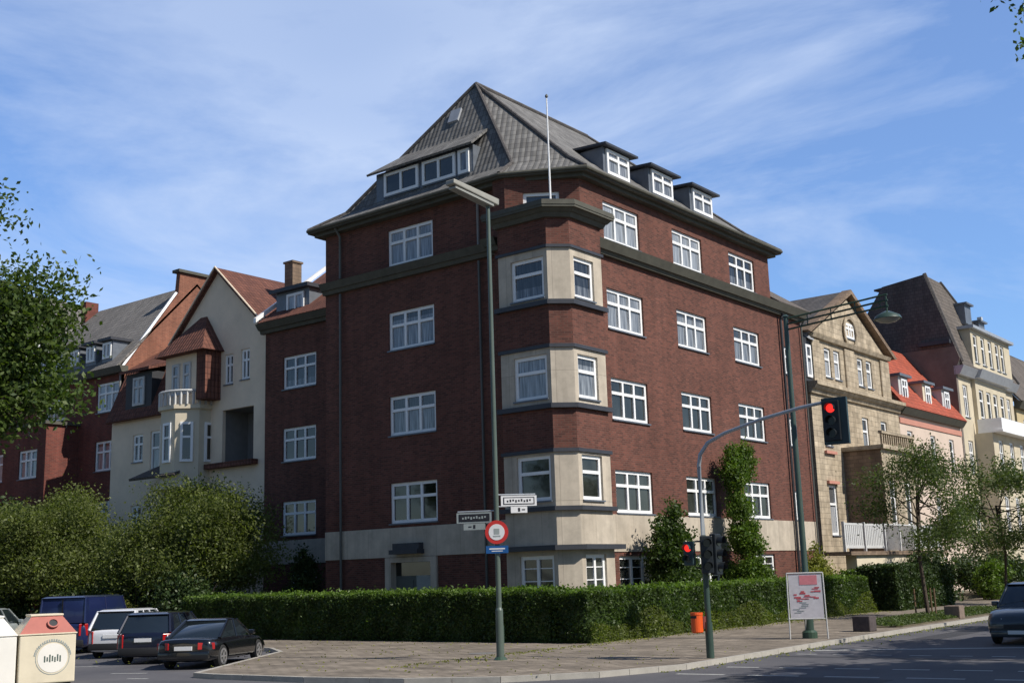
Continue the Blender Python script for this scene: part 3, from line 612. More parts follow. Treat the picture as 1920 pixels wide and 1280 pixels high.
Rw = root('brick_terrace', 'long dark brick terrace with a grey tiled roof and a row of small dormers', 'building', T((38, 60, 0)))
rw = MB(); RXF = 37.0
wins = [(68 - 57.4, z, 2.1, 1.65, 'tri', 'glass_curtain') for z in (11.15, 7.9, 4.6)] + [(68 - 62.6, 11.15, 2.1, 1.3, 'tri', 'glass_curtain')]
facade(rw, Rw, (RXF, 68), (RXF, 55.9), -1, 13.4, wins)
facade(rw, Rw, (35.0, 68), (35.0, 60.1), -1, 10.6, [(68 - 61.9, 7.7, 1.9, 1.6, 'tri', 'glass_curtain'), (68 - 61.9, 4.4, 1.9, 1.6, 'tri', 'glass_curtain'), (68 - 65.5, 7.7, 1.9, 1.6, 'tri', 'glass_curtain')])
facade(rw, Rw, (35.0, 60.1), (37.0, 60.1), -1, 10.6, [])
rw.quad((35, 68, 10.6), (35, 60.1, 10.6), (37, 60.1, 10.6), (37, 68, 10.6))
rw.quad((48, 68, -1), (48, 55.9, -1), (48, 55.9, 13.4), (48, 68, 13.4)); rw.quad((48, 68, -1), (35, 68, -1), (35, 68, 10.6), (48, 68, 13.4))
rwo = rw.build('wall', 'brick_far', Rw)
pw = MB(); pw.extr([(RXF, 55.9, -1), (48, 55.9, -1), (48, 55.9, 13.3), (43.2, 55.9, 19.5), (40.5, 55.9, 19.45), (40.4, 55.9, 18.2), (RXF, 55.9, 13.45)], (0, .35, 0)); pw.build('party_wall', 'brick_orange', Rw)
pc = MB(); pc.path([(RXF, 56.1, 13.5), (40.4, 56.1, 18.25)], [.12, .12], 6); pc.build('verge', 'zinc_light', Rw)
pc = MB(); pc.box(40.3, 43.4, 55.75, 56.4, 19.48, 19.65); pc.build('coping', 'cornice_green', Rw)
pc = MB(); pc.box(34.85, 37.0, 59.95, 68, 10.6, 10.78); band(pc, [(RXF, 68), (RXF, 55.6)], 13.15, 13.5, .35, .5); pc.build('ledge', 'cornice_green', Rw)
rr_ = MB(); roof_face(rr_, [(36.5, 68, 13.5), (36.5, 55.9, 13.5), (41.7, 55.9, 19.0), (41.7, 66, 19.0)]); roof_face(rr_, [(36.5, 68, 13.5), (48, 68, 13.5), (41.7, 66, 19.0)]); roof_face(rr_, [(48, 68, 13.5), (48, 55.9, 13.5), (41.7, 55.9, 19.0), (41.7, 66, 19.0)]); rr_.build('roof', 'roof_grey_light', Rw)
for k in range(6):
    y = 57.0 + k * 1.62
    d = MB(); d.box(36.95, 39.5, y, y + 1.0, 13.9, 15.15); dd = d.build('dormer', 'zinc', Rw); d = MB(); d.box(36.7, 40, y - .15, y + 1.15, 15.15, 15.3); d.build('dormer_roof', 'ledge_lead', dd)
    add_window(Rw, 36.95, y + .5, -1, 0, 14.15, .8, .9, 'pair', 'glass_white', recess=-.1, sill=False)
pc = MB(); pc.box(41.0, 41.9, 66.4, 66.9, 17, 19.6); pc.build('chimney', 'brick_far', Rw)
pipe_ = MB(); pipe_.tube((36.9, 56.1, 13.2), (36.9, 56.1, 0), .06, n=8); pipe_.build('downpipe', 'pipe_grey', Rw)
Fb = root('brick_house', 'sunlit red brick house at the far left with white windows behind the tree', 'house', T((36, 71, 0)))
fw = MB(); facade(fw, Fb, (30, 71), (39.2, 71), -1, 12.0, [(6.9, 9.0, 1.1, 2.2, 'tri', 'glass_curtain'), (8.6, 9.0, 1.0, 2.2, 'duo', 'glass_dark'), (6.9, 5.5, 1.1, 2.2, 'tri', 'glass_curtain'), (5, 9, 1.1, 2.2, 'tri', 'glass_dark')])
facade(fw, Fb, (30, 82), (30, 71), -1, 12.0, []); fw.quad((39.2, 71, -1), (39.2, 82, -1), (39.2, 82, 12), (39.2, 71, 12)); fw.quad((39.2, 82, -1), (30, 82, -1), (30, 82, 12), (39.2, 82, 12)); fw.build('wall', 'brick_orange', Fb)
fw = MB(); fw.prism([(29.8, 70.7), (39.4, 70.7), (39.4, 82.2), (29.8, 82.2)], 12.0, 12.25); fw.build('cornice', 'cornice_green', Fb)
fw = MB(); roof_face(fw, [(29.6, 70.5, 12.2), (39.6, 70.5, 12.2), (37, 76, 17.5), (32, 76, 17.5)]); roof_face(fw, [(29.6, 70.5, 12.2), (29.6, 82, 12.2), (32, 76, 17.5)]); roof_face(fw, [(39.6, 70.5, 12.2), (39.6, 82, 12.2), (37, 76, 17.5)]); fw.build('roof', 'roof_grey_light', Fb)
Fg = root('grey_roofed_house', 'tall house with pale grey roof and a white dormer behind the brick terrace', 'house', T((44, 74, 0)))
fw = MB(); facade(fw, Fg, (39.3, 71), (50, 71), -1, 15.5, []); fw.quad((39.3, 71, -1), (39.3, 84, -1), (39.3, 84, 15.5), (39.3, 71, 15.5)); fw.quad((50, 71, -1), (50, 84, -1), (50, 84, 15.5), (50, 71, 15.5)); fw.build('wall', 'plaster_grey', Fg)
fw = MB(); roof_face(fw, [(38.8, 70.7, 15.5), (50.5, 70.7, 15.5), (46, 75, 21.6), (42.2, 75, 21.6)]); roof_face(fw, [(38.8, 70.7, 15.5), (38.8, 84, 15.5), (42.2, 78, 21.6), (42.2, 75, 21.6)]); roof_face(fw, [(50.5, 70.7, 15.5), (50.5, 84, 15.5), (46, 78, 21.6), (46, 75, 21.6)]); roof_face(fw, [(42.2, 75, 21.6), (46, 75, 21.6), (46, 78, 21.6), (42.2, 78, 21.6)]); fw.build('roof', 'roof_grey_light', Fg)
fw = MB(); fw.box(39.6, 41.3, 70.9, 73, 16.3, 17.9); dd = fw.build('dormer', 'white_dull', Fg); add_window(Fg, 40.45, 70.9, 0, -1, 16.5, 1.2, 1.1, 'pair', 'glass_curtain', recess=-.1, sill=False)

# ================================================================ houses along the right street
St = root('stone_house', 'yellow sandstone house with triangular pediment and paired windows beside the brick block', 'house', T((58, 26, 0)))
s = MB(); yF = 23.15
def W_(x, z, w_, h_, st='uno', pn=None): return (x - 52.9, z, w_, h_, st, pn)
facade(s, St, (52.9, yF), (64.5, yF), -1, 9.75, [W_(54.6, 7.3, .85, 1.9), W_(59.5, 7.2, .85, 1.9), W_(62.1, 7.2, .85, 1.9), W_(54.6, 3.0, .95, 2.4, 'uno', 'glass_white'), W_(62.4, 3.6, .9, 2.0)], rev=.22)
facade(s, St, (53.4, yF), (63.4, yF), 10.3, 12.55, [(x - 53.4, 10.75, .78, 1.5, 'uno', 'glass_white') for x in (55.3, 56.45, 59.5, 60.7)], rev=.2)
s.quad((53.4, yF, 12.7), (63.4, yF, 12.7), (58.4, yF, 15.25)); s.quad((53.4, yF, 10.3), (53.4, 27, 10.3), (53.4, 27, 12.7), (53.4, yF, 12.7)); s.quad((63.4, yF, 10.3), (63.4, 27, 10.3), (63.4, 27, 12.7), (63.4, yF, 12.7))
s.quad((52.9, yF, -1), (52.9, 32, -1), (52.9, 32, 10.3), (52.9, yF, 10.3)); s.quad((64.5, yF, -1), (64.5, 32, -1), (64.5, 32, 10.3), (64.5, yF, 10.3)); s.quad((52.9, 32, -1), (64.5, 32, -1), (64.5, 32, 12), (52.9, 32, 12))
s.build('wall', 'sandstone', St)
s = MB(); L0 = [(52.75, yF), (64.5, yF)]; band(s, L0, 9.75, 9.95, .12, .2); band(s, L0, 9.95, 10.12, .28, .4); band(s, L0, 10.12, 10.3, .46, .46); band(s, [(53.3, yF), (63.5, yF)], 12.55, 12.75, .16, .26)
s.box(53.35, 54.25, yF - .08, yF, 10.3, 12.5); s.box(57.35, 58.6, yF - .08, yF, 10.3, 12.5); s.box(62.2, 63.45, yF - .08, yF, 10.3, 12.5); s.build('cornice', 'sandstone', St)
s = MB(); s.extr([(52.9, yF - .3, 12.7), (58.4, yF - .3, 15.5), (58.4, yF - .3, 15.75), (52.5, yF - .3, 12.75)], (0, .5, 0)); s.extr([(63.9, yF - .3, 12.7), (58.4, yF - .3, 15.5), (58.4, yF - .3, 15.75), (64.3, yF - .3, 12.75)], (0, .5, 0)); s.build('pediment_moulding', 'rubble_shade_brown', St)
s = MB(); roof_face(s, [(52.8, yF + .2, 12.75), (58.4, yF + .2, 15.7), (58.4, 29, 15.7), (52.8, 29, 12.75)]); roof_face(s, [(64, yF + .2, 12.75), (58.4, yF + .2, 15.7), (58.4, 29, 15.7), (64, 29, 12.75)]); s.build('roof', 'roof_slate', St)
s = MB(); s.quad((52.9, yF - .2, 12.35), (53.4, yF - .2, 12.35), (56.2, 24.7, 14.6), (52.9, 25.5, 14.3)); s.build('lead_flashing', 'zinc_light', St)
s = MB(); s.box(52.45, 53.38, yF, 26, 10.3, 12.5); dd = s.build('dormer', 'dark_wood', St); add_window(St, 52.9, yF, 0, -1, 10.5, .6, 1.6, 'uno', 'glass_white', recess=-.1, sill=False)
add_window(St, 58.4, yF, 0, -1, 13.15, 1.15, .8, 'tri', 'glass_curtain', recess=-.05)
s = MB()
for x in (58.35,): s.disc((x, yF - .06, 13.45), (0, -1, 0), .72, .9, .06, 24)
s.build('arch_moulding', 'sandstone', St)
s = MB(); facade(s, St, (56.2, 21.2), (60.6, 21.2), -1, 7.1, [(1.1, 3.4, .8, 2.2, 'uno', 'glass_dark'), (3.2, 3.4, .8, 2.2, 'uno', 'glass_dark')], rev=.2); facade(s, St, (56.2, yF), (56.2, 21.2), -1, 7.1, [], mi=1); facade(s, St, (60.6, 21.2), (60.6, yF), -1, 7.1, [])  # side wall browner than the front: its shade is put into the colour
s.quad((56.2, 21.2, 7.1), (60.6, 21.2, 7.1), (60.6, yF, 7.1), (56.2, yF, 7.1)); bo = s.build('bay', ['sandstone', 'rubble_shade_brown'], St)
s = MB(); s.box(56.0, 60.8, 21.0, yF, 7.1, 7.3); s.build('cornice', 'sandstone', bo)
s = MB()
for k in range(16): s.box(56.2 + k * .29, 56.3 + k * .29, 21.1, 21.2, 7.3, 7.85)
s.box(56.1, 60.7, 21.05, 21.25, 7.85, 7.98); s.build('balustrade', 'sandstone', bo)
for z in (6.9, 2.9):
    s = MB(); s.box(53.95, 55.2, yF - .14, yF - .01, z + 2.55 * (z < 5), z + .14 + 2.55 * (z < 5)); s.build('lintel', 'salmon', St)
Tw = root('terrace_wall', 'cream garden terrace wall with white railing panels in front of the stone house', 'wall', T((55, 20.8, 0)))
s = MB(); s.box(50.3, 61.6, 20.5, 21.0, -1, 2.0); s.build('wall', 'plaster_cream', Tw)
s = MB(); s.box(49.4, 61.9, 20.35, 21.6, 2.0, 2.16); s.build('coping', 'rubble_shade_brown', Tw)
s = MB()
for a, b_ in ((49.5, 51.6), (51.8, 54.0), (58.0, 59.8), (60.0, 61.7)):
    s.box(a, b_, 20.62, 20.68, 2.3, 2.42); s.box(a, b_, 20.62, 20.68, 3.3, 3.4); nn_ = int((b_ - a) / .2)
    for k in range(nn_): s.box(a + k * (b_ - a) / nn_ + .02, a + (k + 1) * (b_ - a) / nn_ - .03, 20.63, 20.67, 2.42, 3.3)
for x in (49.4, 51.68, 54.1, 56, 57.9, 59.88, 61.75): s.box(x, x + .09, 20.58, 20.7, 2.16, 3.45)
for k in range(26): s.box(54.2 + k * .145, 54.23 + k * .145, 20.63, 20.67, 2.2, 3.35)
s.box(54.1, 58, 20.6, 20.7, 3.36, 3.42); s.build('railing', 'white_dull', Tw)
s = MB()
for a in (51.0, 54.2, 57.6): s.box(a, a + 1.2, 20.46, 20.497, .75, 1.25)
s.build('grille', 'trim_dark', Tw)

Pk = root('pink_house', 'low pink rendered house with bright red tiled roof and small dormers', 'house', T((70, 26, 0)))
s = MB(); facade(s, Pk, (64.5, yF), (75.2, yF), -1, 9.9, [(x - 64.5, z, .85, 1.9, 'uno', None) for x in (66.0, 69.8, 73.1) for z in (7.0, 3.4)], rev=.22); s.quad((75.2, 30, -1), (64.5, 30, -1), (64.5, 30, 10), (75.2, 30, 10)); s.build('wall', 'plaster_pink', Pk)
s = MB(); band(s, [(64.5, yF), (75.1, yF)], 9.25, 9.55, .06); s.build('frieze', 'salmon', Pk)
s = MB(); band(s, [(64.5, yF), (75.1, yF)], 9.75, 10.1, .2, .45); s.build('cornice', 'cornice_green', Pk)
s = MB(); roof_face(s, [(64.5, 22.7, 10.15), (75.2, 22.7, 10.15), (75.2, 26.3, 14.9), (64.5, 26.3, 14.9)]); roof_face(s, [(64.5, 31.5, 10.15), (75.2, 31.5, 10.15), (75.2, 26.3, 14.9), (64.5, 26.3, 14.9)]); s.build('roof', 'roof_scarlet', Pk)
for x in (66.1, 70.0, 73.4):
    d = MB(); d.box(x - .75, x + .75, 23.3, 25.5, 10.4, 12.0); dd = d.build('dormer', 'plaster_cream' if x == 70.0 else 'white_dull', Pk)
    d = MB(); d.box(x - .95, x + .95, 23.1, 26, 12.0, 12.15); d.build('dormer_roof', 'zinc', dd); add_window(Pk, x, 23.3, 0, -1, 10.6, .85, 1.3, 'duo', 'glass_dark', recess=-.1, sill=False)

Bg = root('mansard_house', 'tall cream house with bare brown side wall, steep mansard roof and white balcony', 'house', T((81, 26, 0)))
s = MB(); X0, X1 = 75.2, 87.6
facade(s, Bg, (X0, yF), (X1, yF), -1, 13.3, [(x - X0, z, .95, 2.1, 'duo', None) for x in (76.9, 86.4) for z in (10.6, 7.0, 3.4)], rev=.22)
facade(s, Bg, (X1, yF), (X1, 31), -1, 13.3, [])
facade(s, Bg, (77.8, 22.0), (85.6, 22.0), -1, 9.6, [(x, z, 1.0, 2.2, 'duo', 'glass_dark') for x in (1.6, 4.0, 6.4) for z in (7.0, 3.4)], rev=.22); facade(s, Bg, (77.8, yF), (77.8, 22.0), -1, 9.6, []); facade(s, Bg, (85.6, 22.0), (85.6, yF), -1, 9.6, [])
facade(s, Bg, (78.3, 22.9), (85.1, 22.9), 9.6, 13.3, [(x, 10.7, .95, 1.9, 'uno', 'glass_dark') for x in (1.1, 2.7, 4.2, 5.8)], rev=.2); s.quad((78.3, yF, 9.6), (78.3, 22.9, 9.6), (78.3, 22.9, 13.3), (78.3, yF, 13.3))
facade(s, Bg, (77.9, 22.75), (86.6, 22.75), 13.75, 16.5, [(x, 14.3, .85, 1.9, 'uno', 'glass_dark') for x in (.9, 2.5, 4.1, 5.7, 6.9)], rev=.2); s.quad((77.9, 26, 13.75), (77.9, 22.75, 13.75), (77.9, 22.75, 16.5), (77.9, 26, 16.5)); s.quad((86.6, 22.75, 13.75), (86.6, 26, 13.75), (86.6, 26, 16.5), (86.6, 22.75, 16.5))
s.build('wall', 'plaster_yellow', Bg)
s = MB(); s.extr([(X0, yF, -1), (X0, 32, -1), (X0, 32, 14.5), (X0, 31.4, 15.0), (X0, 23.0, 15.0), (X0, 22.75, 14.2), (X0, 23.1, 13.4)], (.35, 0, 0)); s.build('side_wall', 'gable_brown', Bg)
s = MB(); s.extr([(X0, 31.4, 15.004), (X0, 29.0, 17.2), (X0, 27.3, 19.6), (X0, 24.5, 19.95), (X0, 23.0, 15.004)], (.35, 0, 0)); s.build('slate_hanging', 'roof_slate', Bg)
s = MB(); s.box(X0 - .3, X0 - .01, 23.2, 25.2, 15.2, 15.45); s.build('ledge', 'ledge_lead', Bg)
s = MB(); band(s, [(X0, yF), (X1, yF)], 13.2, 13.75, .3, .6); band(s, [(78.2, 22.85), (85.2, 22.85)], 13.25, 13.8, .3, .55); s.box(77.7, 86.8, 22.45, 26, 16.5, 16.7); s.build('cornice', 'zinc_light', Bg)
s = MB(); roof_face(s, [(X0 + .36, 22.7, 13.8), (X1 + .3, 22.7, 13.8), (78.5, 24.5, 19.95), (X0 + .36, 24.5, 19.95)]); roof_face(s, [(X1 + .3, 22.7, 13.8), (X1 + .3, 31, 13.8), (78.5, 28, 19.9), (78.5, 24.5, 19.95)]); roof_face(s, [(X0 + .36, 24.5, 19.95), (78.5, 24.5, 19.95), (78.5, 28, 19.9), (X0 + .36, 28, 19.6)]); s.build('roof', 'roof_brown', Bg)
s = MB(); s.path([(X0 + .2, 22.7, 14.0), (X0 + .2, 24.5, 20.05)], [.13, .13], 6); s.path([(X1 + .3, 22.7, 13.9), (78.5, 24.5, 20.0)], [.1, .1], 6); s.build('ridge_tiles', 'roof_slate', Bg)
for x, z in ((79.5, 17.2), (82.3, 16.4)):
    s = MB(); s.box(x, x + 1.3, 23.4, 25.4, z, z + 1.3); s.box(x - .1, x + 1.4, 23.2, 25.6, z + 1.3, z + 1.42); s.build('dormer', 'zinc', Bg)
s = MB(); s.box(77.9, 85.5, 21.4, 21.5, 9.75, 10.5); s.box(77.9, 78.0, 21.5, 22.9, 9.75, 10.5); s.box(85.4, 85.5, 21.5, 22.9, 9.75, 10.5); s.box(77.8, 85.6, 21.35, 22.9, 9.6, 9.75); s.build('balcony', 'white_paint', Bg)
s = MB(); s.box(85.2, 85.5, 24.0, 24.3, 15, 18.6); s.build('chimney', 'white_dull', Bg)
Yl = root('ochre_house', 'ochre house with brown roof at the far right end of the street', 'house', T((95, 26, 0)))
s = MB(); facade(s, Yl, (88.2, yF), (110, yF), -1, 12.4, [(x, z, .95, 2.1, 'duo', None) for x in (2, 5, 8, 12, 16, 20) for z in (9.4, 5.9, 2.4)], rev=.2); facade(s, Yl, (88.2, 31), (88.2, yF), -1, 12.4, []); s.quad((110, yF, -1), (110, 31, -1), (110, 31, 12.4), (110, yF, 12.4)); s.build('wall', 'plaster_ochre', Yl)
s = MB(); band(s, [(88.0, yF), (110, yF)], 12.2, 12.7, .3, .6); s.build('cornice', 'cornice_green', Yl)
s = MB(); roof_face(s, [(87.8, 22.6, 12.7), (110, 22.6, 12.7), (110, 27.5, 18.8), (87.8, 27.5, 18.8)]); roof_face(s, [(87.8, 32.5, 12.7), (110, 32.5, 12.7), (110, 27.5, 18.8), (87.8, 27.5, 18.8)]); s.quad((88, 22.8, 12.7), (88, 32.2, 12.7), (88, 27.5, 18.6)); s.build('roof', 'roof_brown', Yl)
Rb = root('house_behind', 'roof and brick chimney of a house behind the brick block, at its right end', 'house', T((62, 38, 0)))
s = MB(); s.box(58, 72, 34, 44, -1, 15.5); s.build('wall', 'brick_far', Rb)
s = MB(); s.extr([(57.8, 33.8, 15.5), (57.8, 44.2, 15.5), (57.8, 39, 20.3)], (14.4, 0, 0)); s.build('roof', 'roof_brown', Rb)
s = MB(); s.box(62.2, 64.4, 38.4, 39.6, 19, 21.6); s.box(62, 64.6, 38.2, 39.8, 21.6, 21.8); s.build('chimney', 'brick_far', Rb)

# ================================================================ ground, road and pavement (metres)
def sheet(name, poly, z, mat_):
    q = MB(); q.v = [(x, y, z) for x, y in poly]; q.f = [tuple(range(len(poly)))]; q.m = [0]
    a = sum(poly[i][0] * poly[(i + 1) % len(poly)][1] - poly[(i + 1) % len(poly)][0] * poly[i][1] for i in range(len(poly)))
    if a < 0: q.f = [q.f[0][::-1]]
    return struct(q.build(name, mat_, xf=False))
sheet('ground', [(-900, -900), (900, -900), (900, 900), (-900, 900)], -.02, 'far_ground')
sheet('road', [(-30, -14), (260, -14), (260, 40), (60, 40), (60, 120), (-30, 120)], 0, 'asphalt')
Kp = [(27.5, 120), (27.5, 32.2), (26.2, 30.2), (19.35, 25.5), (19.25, 24.6), (19.4, 21.5), (19.9, 18.8), (20.9, 16.9), (22.6, 15.5), (25.0, 14.7), (32.2, 14.9), (40, 15.0), (200, 15.0)]
slab = MB(); slab.prism(Kp + [(200, 22.6), (31.7, 22.6), (31.7, 120)], -.01, .12); struct(slab.build('pavement', 'pavers', xf=False))
kb = MB(); Kr = Kp[::-1]; band(kb, Kr, -.01, .128, -.002, -.002, inn=-.14) if False else None
def kerbs():
    q = MB(); a = Kp; o = offset_poly(a, .14)
    # stones of about a metre along the line
    for i in range(len(a) - 1):
        p0, p1, o0, o1 = Vector(a[i]), Vector(a[i + 1]), Vector(o[i]), Vector(o[i + 1]); n = max(1, round((p1 - p0).length))
        if i in (0,): n = 40
        if i == len(a) - 2: n = 90
        for k in range(n):
            t0, t1 = k / n + .006 / max(1, (p1 - p0).length), (k + 1) / n - .006 / max(1, (p1 - p0).length)
            A, B_, C_, D = p0.lerp(p1, t0), p0.lerp(p1, t1), o0.lerp(o1, t1), o0.lerp(o1, t0)
            h = .124
            q.hexa([(*A, -.01), (*B_, -.01), (*C_, -.01), (*D, -.01), (*A, h), (*B_, h), (*C_, h), (*D, h)])
    return q
kq = kerbs(); struct(kq.build('kerb', 'kerb', xf=False, recalc=True))
gp_ = MB(); gp_.prism([(32.0, 22.9), (200, 22.9), (200, 60), (90, 60), (90, 160), (32.0, 160)], .0, .3); struct(gp_.build('garden_soil', 'soil', xf=False))
gs = MB(); gs.prism([(41.2, 15.35), (56, 15.35), (58, 16.6), (56, 17.9), (44, 17.9), (40.6, 16.4)], .1, .17); struct(gs.build('tree_bed', 'soil', xf=False))
mk = MB()
def stripe(p, q_, w_=.12):
    p, q_ = Vector(p), Vector(q_); d = (q_ - p).normalized(); n = Vector((-d.y, d.x)) * w_ / 2
    mk.quad((*(p - n), .004), (*(q_ - n), .004), (*(q_ + n), .004), (*(p + n), .004))
def dashes(p, q_, on, off, w_=.12):
    p, q_ = Vector(p), Vector(q_); L_ = (q_ - p).length; d = (q_ - p) / L_; s_ = 0
    while s_ < L_: stripe(p + d * s_, p + d * min(L_, s_ + on), w_); s_ += on + off
stripe((31.5, 14.4), (36.0, 4.0), .3); dashes((30.2, 14.2), (30.9, 0.5), .55, .45, .14); dashes((25.9, 14.0), (27.3, 1.0), .8, .5, .16); dashes((23.9, 14.2), (25.3, 1.0), 1.15, .55, .18)
stripe((38, 10.9), (120, 10.9), .12)
for (a, b_) in (((19.3, 29.3), (19.75, 28.3)), ((20.5, 33.2), (20.9, 32.4)), ((21.6, 37.0), (22.0, 36.2)), ((18.4, 27.2), (18.6, 26.6))): stripe(a, b_, .14)
mk.build('road_marking', 'road_paint', xf=False)['kind'] = 'structure'
lw = MB()

# ================================================================ foliage
def leaf_mesh(name, V, mat_, parent=None):
    n = len(V) // 4; me = bpy.data.meshes.new(name); me.vertices.add(4 * n); me.vertices.foreach_set('co', V.astype(np.float32).ravel())
    me.loops.add(4 * n); me.loops.foreach_set('vertex_index', np.arange(4 * n, dtype=np.int32)); me.polygons.add(n)
    me.polygons.foreach_set('loop_start', np.arange(0, 4 * n, 4, dtype=np.int32)); me.polygons.foreach_set('loop_total', np.full(n, 4, dtype=np.int32))
    me.materials.append(MATS[mat_]); me.update(calc_edges=True)
    o = bpy.data.objects.new(name, me); COL.objects.link(o)
    if parent: o.parent = parent
    return o
def quads(C, size, rng, flat=0.0, aspect=.55):
    n = len(C); d = rng.normal(size=(n, 3)); d[:, 2] = d[:, 2] * (1 - flat) + 0; d /= np.linalg.norm(d, axis=1)[:, None]
    e = rng.normal(size=(n, 3)); 
    if flat: e[:, 2] *= (1 - flat)
    e -= (e * d).sum(1)[:, None] * d; e /= np.linalg.norm(e, axis=1)[:, None]
    s_ = size * rng.uniform(.6, 1.35, size=(n, 1)); a = d * s_; b_ = e * s_ * aspect
    V = np.empty((n, 4, 3)); V[:, 0] = C - a; V[:, 1] = C + b_; V[:, 2] = C + a; V[:, 3] = C - b_
    return V.reshape(-1, 3)
def blob_points(blobs, n, rng, shell=.55, clump=.28, per=14):
    """leaf positions gathered in small clumps through a set of ellipsoids, more of them near the outside"""
    vol = np.array([b_[3] * b_[4] * b_[5] for b_ in blobs]) ** .8; cnt = np.maximum(1, (n / per * vol / vol.sum()).astype(int)); out = []
    for b_, c in zip(blobs, cnt):
        d = rng.normal(size=(c, 3)); d /= np.linalg.norm(d, axis=1)[:, None]
        r = rng.uniform(shell ** 3, 1, size=(c, 1)) ** (1 / 3) * (1 + .16 * rng.normal(size=(c, 1)))
        P = d * r * np.array(b_[3:6]) + np.array(b_[:3]); P = np.repeat(P, per, axis=0) + rng.normal(size=(c * per, 3)) * clump
        out.append(P)
    return np.concatenate(out)
def crown_blobs(c, R, k, rng, sub=.42):
    out = []
    for i in range(k):
        d = rng.normal(size=3); d /= np.linalg.norm(d); d *= rng.uniform(.35, .78)
        s_ = sub * rng.uniform(.75, 1.25); out.append((c[0] + d[0] * R[0], c[1] + d[1] * R[1], c[2] + d[2] * R[2], R[0] * s_, R[1] * s_, R[2] * s_))
    return out
def limbs(mb, base, top, r, targets, rng):
    r = r * 1.0
    base = Vector(base); top = Vector(top); mid = base.lerp(top, .5) + Vector(rng.normal(size=3) * .04 * (top - base).length); mid.z = (base.z + top.z) / 2
    mb.path([base - Vector((0, 0, .1)), base + Vector((0, 0, .15)), mid, top], [r * 1.5, r * 1.05, r * .85, r * .62], 9)
    for t_ in targets:
        t_ = Vector(t_); s_ = base.lerp(top, rng.uniform(.72, 1.0)); t_ = s_.lerp(t_, .9); m_ = s_.lerp(t_, .5) + Vector((0, 0, .12 * (t_ - s_).length))
        mb.path([s_, m_, t_], [r * .42, r * .26, r * .07], 6)
        for _ in range(3):
            q_ = m_.lerp(t_, rng.uniform(.1, .7)); e = q_ + Vector(rng.normal(size=3)) * min(.3, .2 * (t_ - s_).length); mb.path([q_, e], [r * .16, r * .04], 5)
def make_tree(name, label, cat, pos, trunk_h, r, blobs, nleaf, lsize, mat_, seed, group=None, clump=.28, shell=.5, extra=None, aspect=.55, per=14):
    """pos is the foot of the trunk; blobs are relative to it"""
    rng = np.random.default_rng(seed); t = root(name, label, cat, pos, group)
    q = MB(); tg = list(dict.fromkeys((b_[0], b_[1], b_[2]) for b_ in blobs)); limbs(q, (0, 0, 0), (0, 0, trunk_h), r, tg[:16], rng)
    tk = q.build('trunk', 'bark', xf=False, smooth=True, recalc=True); tk.parent = t
    P = blob_points(blobs, nleaf, rng, shell, clump, per); P = P[P[:, 2] > .15]
    leaf_mesh('crown', quads(P, lsize, rng, aspect=aspect), mat_, t)
    return t
rg_ = np.random.default_rng(11)
# two bushy low trees in front of the left row
b1 = crown_blobs((0, 0, 4.4), (3.8, 4.3, 3.0), 22, rg_, .33) + [(0, -3.2, 3.6, 2.0, 2.0, 1.9), (-1, 2.5, 3.4, 2.2, 2.4, 1.8), (-1, -1, 2.9, 2.4, 2.4, 1.3)]
make_tree('garden_tree', 'broad rounded green tree beside the dark brick annex, in front of the pale gabled house', 'tree', (35.5, 47.2, .1), 3.0, .22, b1, 90000, .07, 'leaf_olive', 21, 'bushy trees along the left street', clump=.3, shell=.3)
b2 = crown_blobs((0, 0, 4.6), (3.9, 5.3, 3.15), 22, rg_, .34) + [(-1, -2.5, 3.2, 2.4, 2.4, 1.7), (-1, 2.6, 3.2, 2.4, 2.4, 1.7), (-.5, 5.4, 4.2, 2.2, 2.6, 2.4)]
make_tree('garden_tree', 'broad olive green tree at the left, in front of the dark brick terrace', 'tree', (36.0, 59.0, .1), 3.2, .24, b2, 84000, .08, 'leaf_olive', 22, 'bushy trees along the left street', clump=.32, shell=.3)
b3 = crown_blobs((0, 0, 5.0), (4.2, 5.4, 3.4), 16, rg_, .42)
make_tree('garden_tree', 'darker green tree at the far left edge beyond the two bushy ones', 'tree', (36.5, 71.5, .1), 3.2, .24, b3, 30000, .15, 'leaf_dark', 23, 'bushy trees along the left street', clump=.4)
# dark undergrowth below them
def shrub(name, label, cat, pos, R, n, ls, mat_, seed, group=None, k=8, tops=()):
    rng = np.random.default_rng(seed); bl = crown_blobs((0, 0, R[2] * .95), R, k, rng, .5) + list(tops)
    t = root(name, label, cat, pos, group); q = MB()
    for i in range(5):
        a = 2 * math.pi * i / 5; q.path([(0, 0, -.1), (R[0] * .3 * math.cos(a), R[1] * .3 * math.sin(a), R[2]), (R[0] * .5 * math.cos(a), R[1] * .5 * math.sin(a), R[2] * 1.5)], [.05, .035, .012], 6)
    q.build('stem', 'bark', xf=False, smooth=True).parent = t
    P = blob_points(bl, n, rng, .35, min(R) * .12, 10); P = P[P[:, 2] > .02]; leaf_mesh('foliage', quads(P, ls, rng), mat_, t); return t
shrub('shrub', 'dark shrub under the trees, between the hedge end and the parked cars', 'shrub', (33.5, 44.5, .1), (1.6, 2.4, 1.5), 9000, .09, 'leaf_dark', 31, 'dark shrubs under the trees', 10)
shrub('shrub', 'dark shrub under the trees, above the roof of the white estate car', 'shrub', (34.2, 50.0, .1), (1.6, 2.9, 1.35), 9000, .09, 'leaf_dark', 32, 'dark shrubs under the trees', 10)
shrub('shrub', 'dark shrub under the trees, behind the dark blue van', 'shrub', (34.5, 56.5, .1), (1.6, 3.2, 1.35), 9000, .10, 'leaf_dark', 33, 'dark shrubs under the trees', 10)
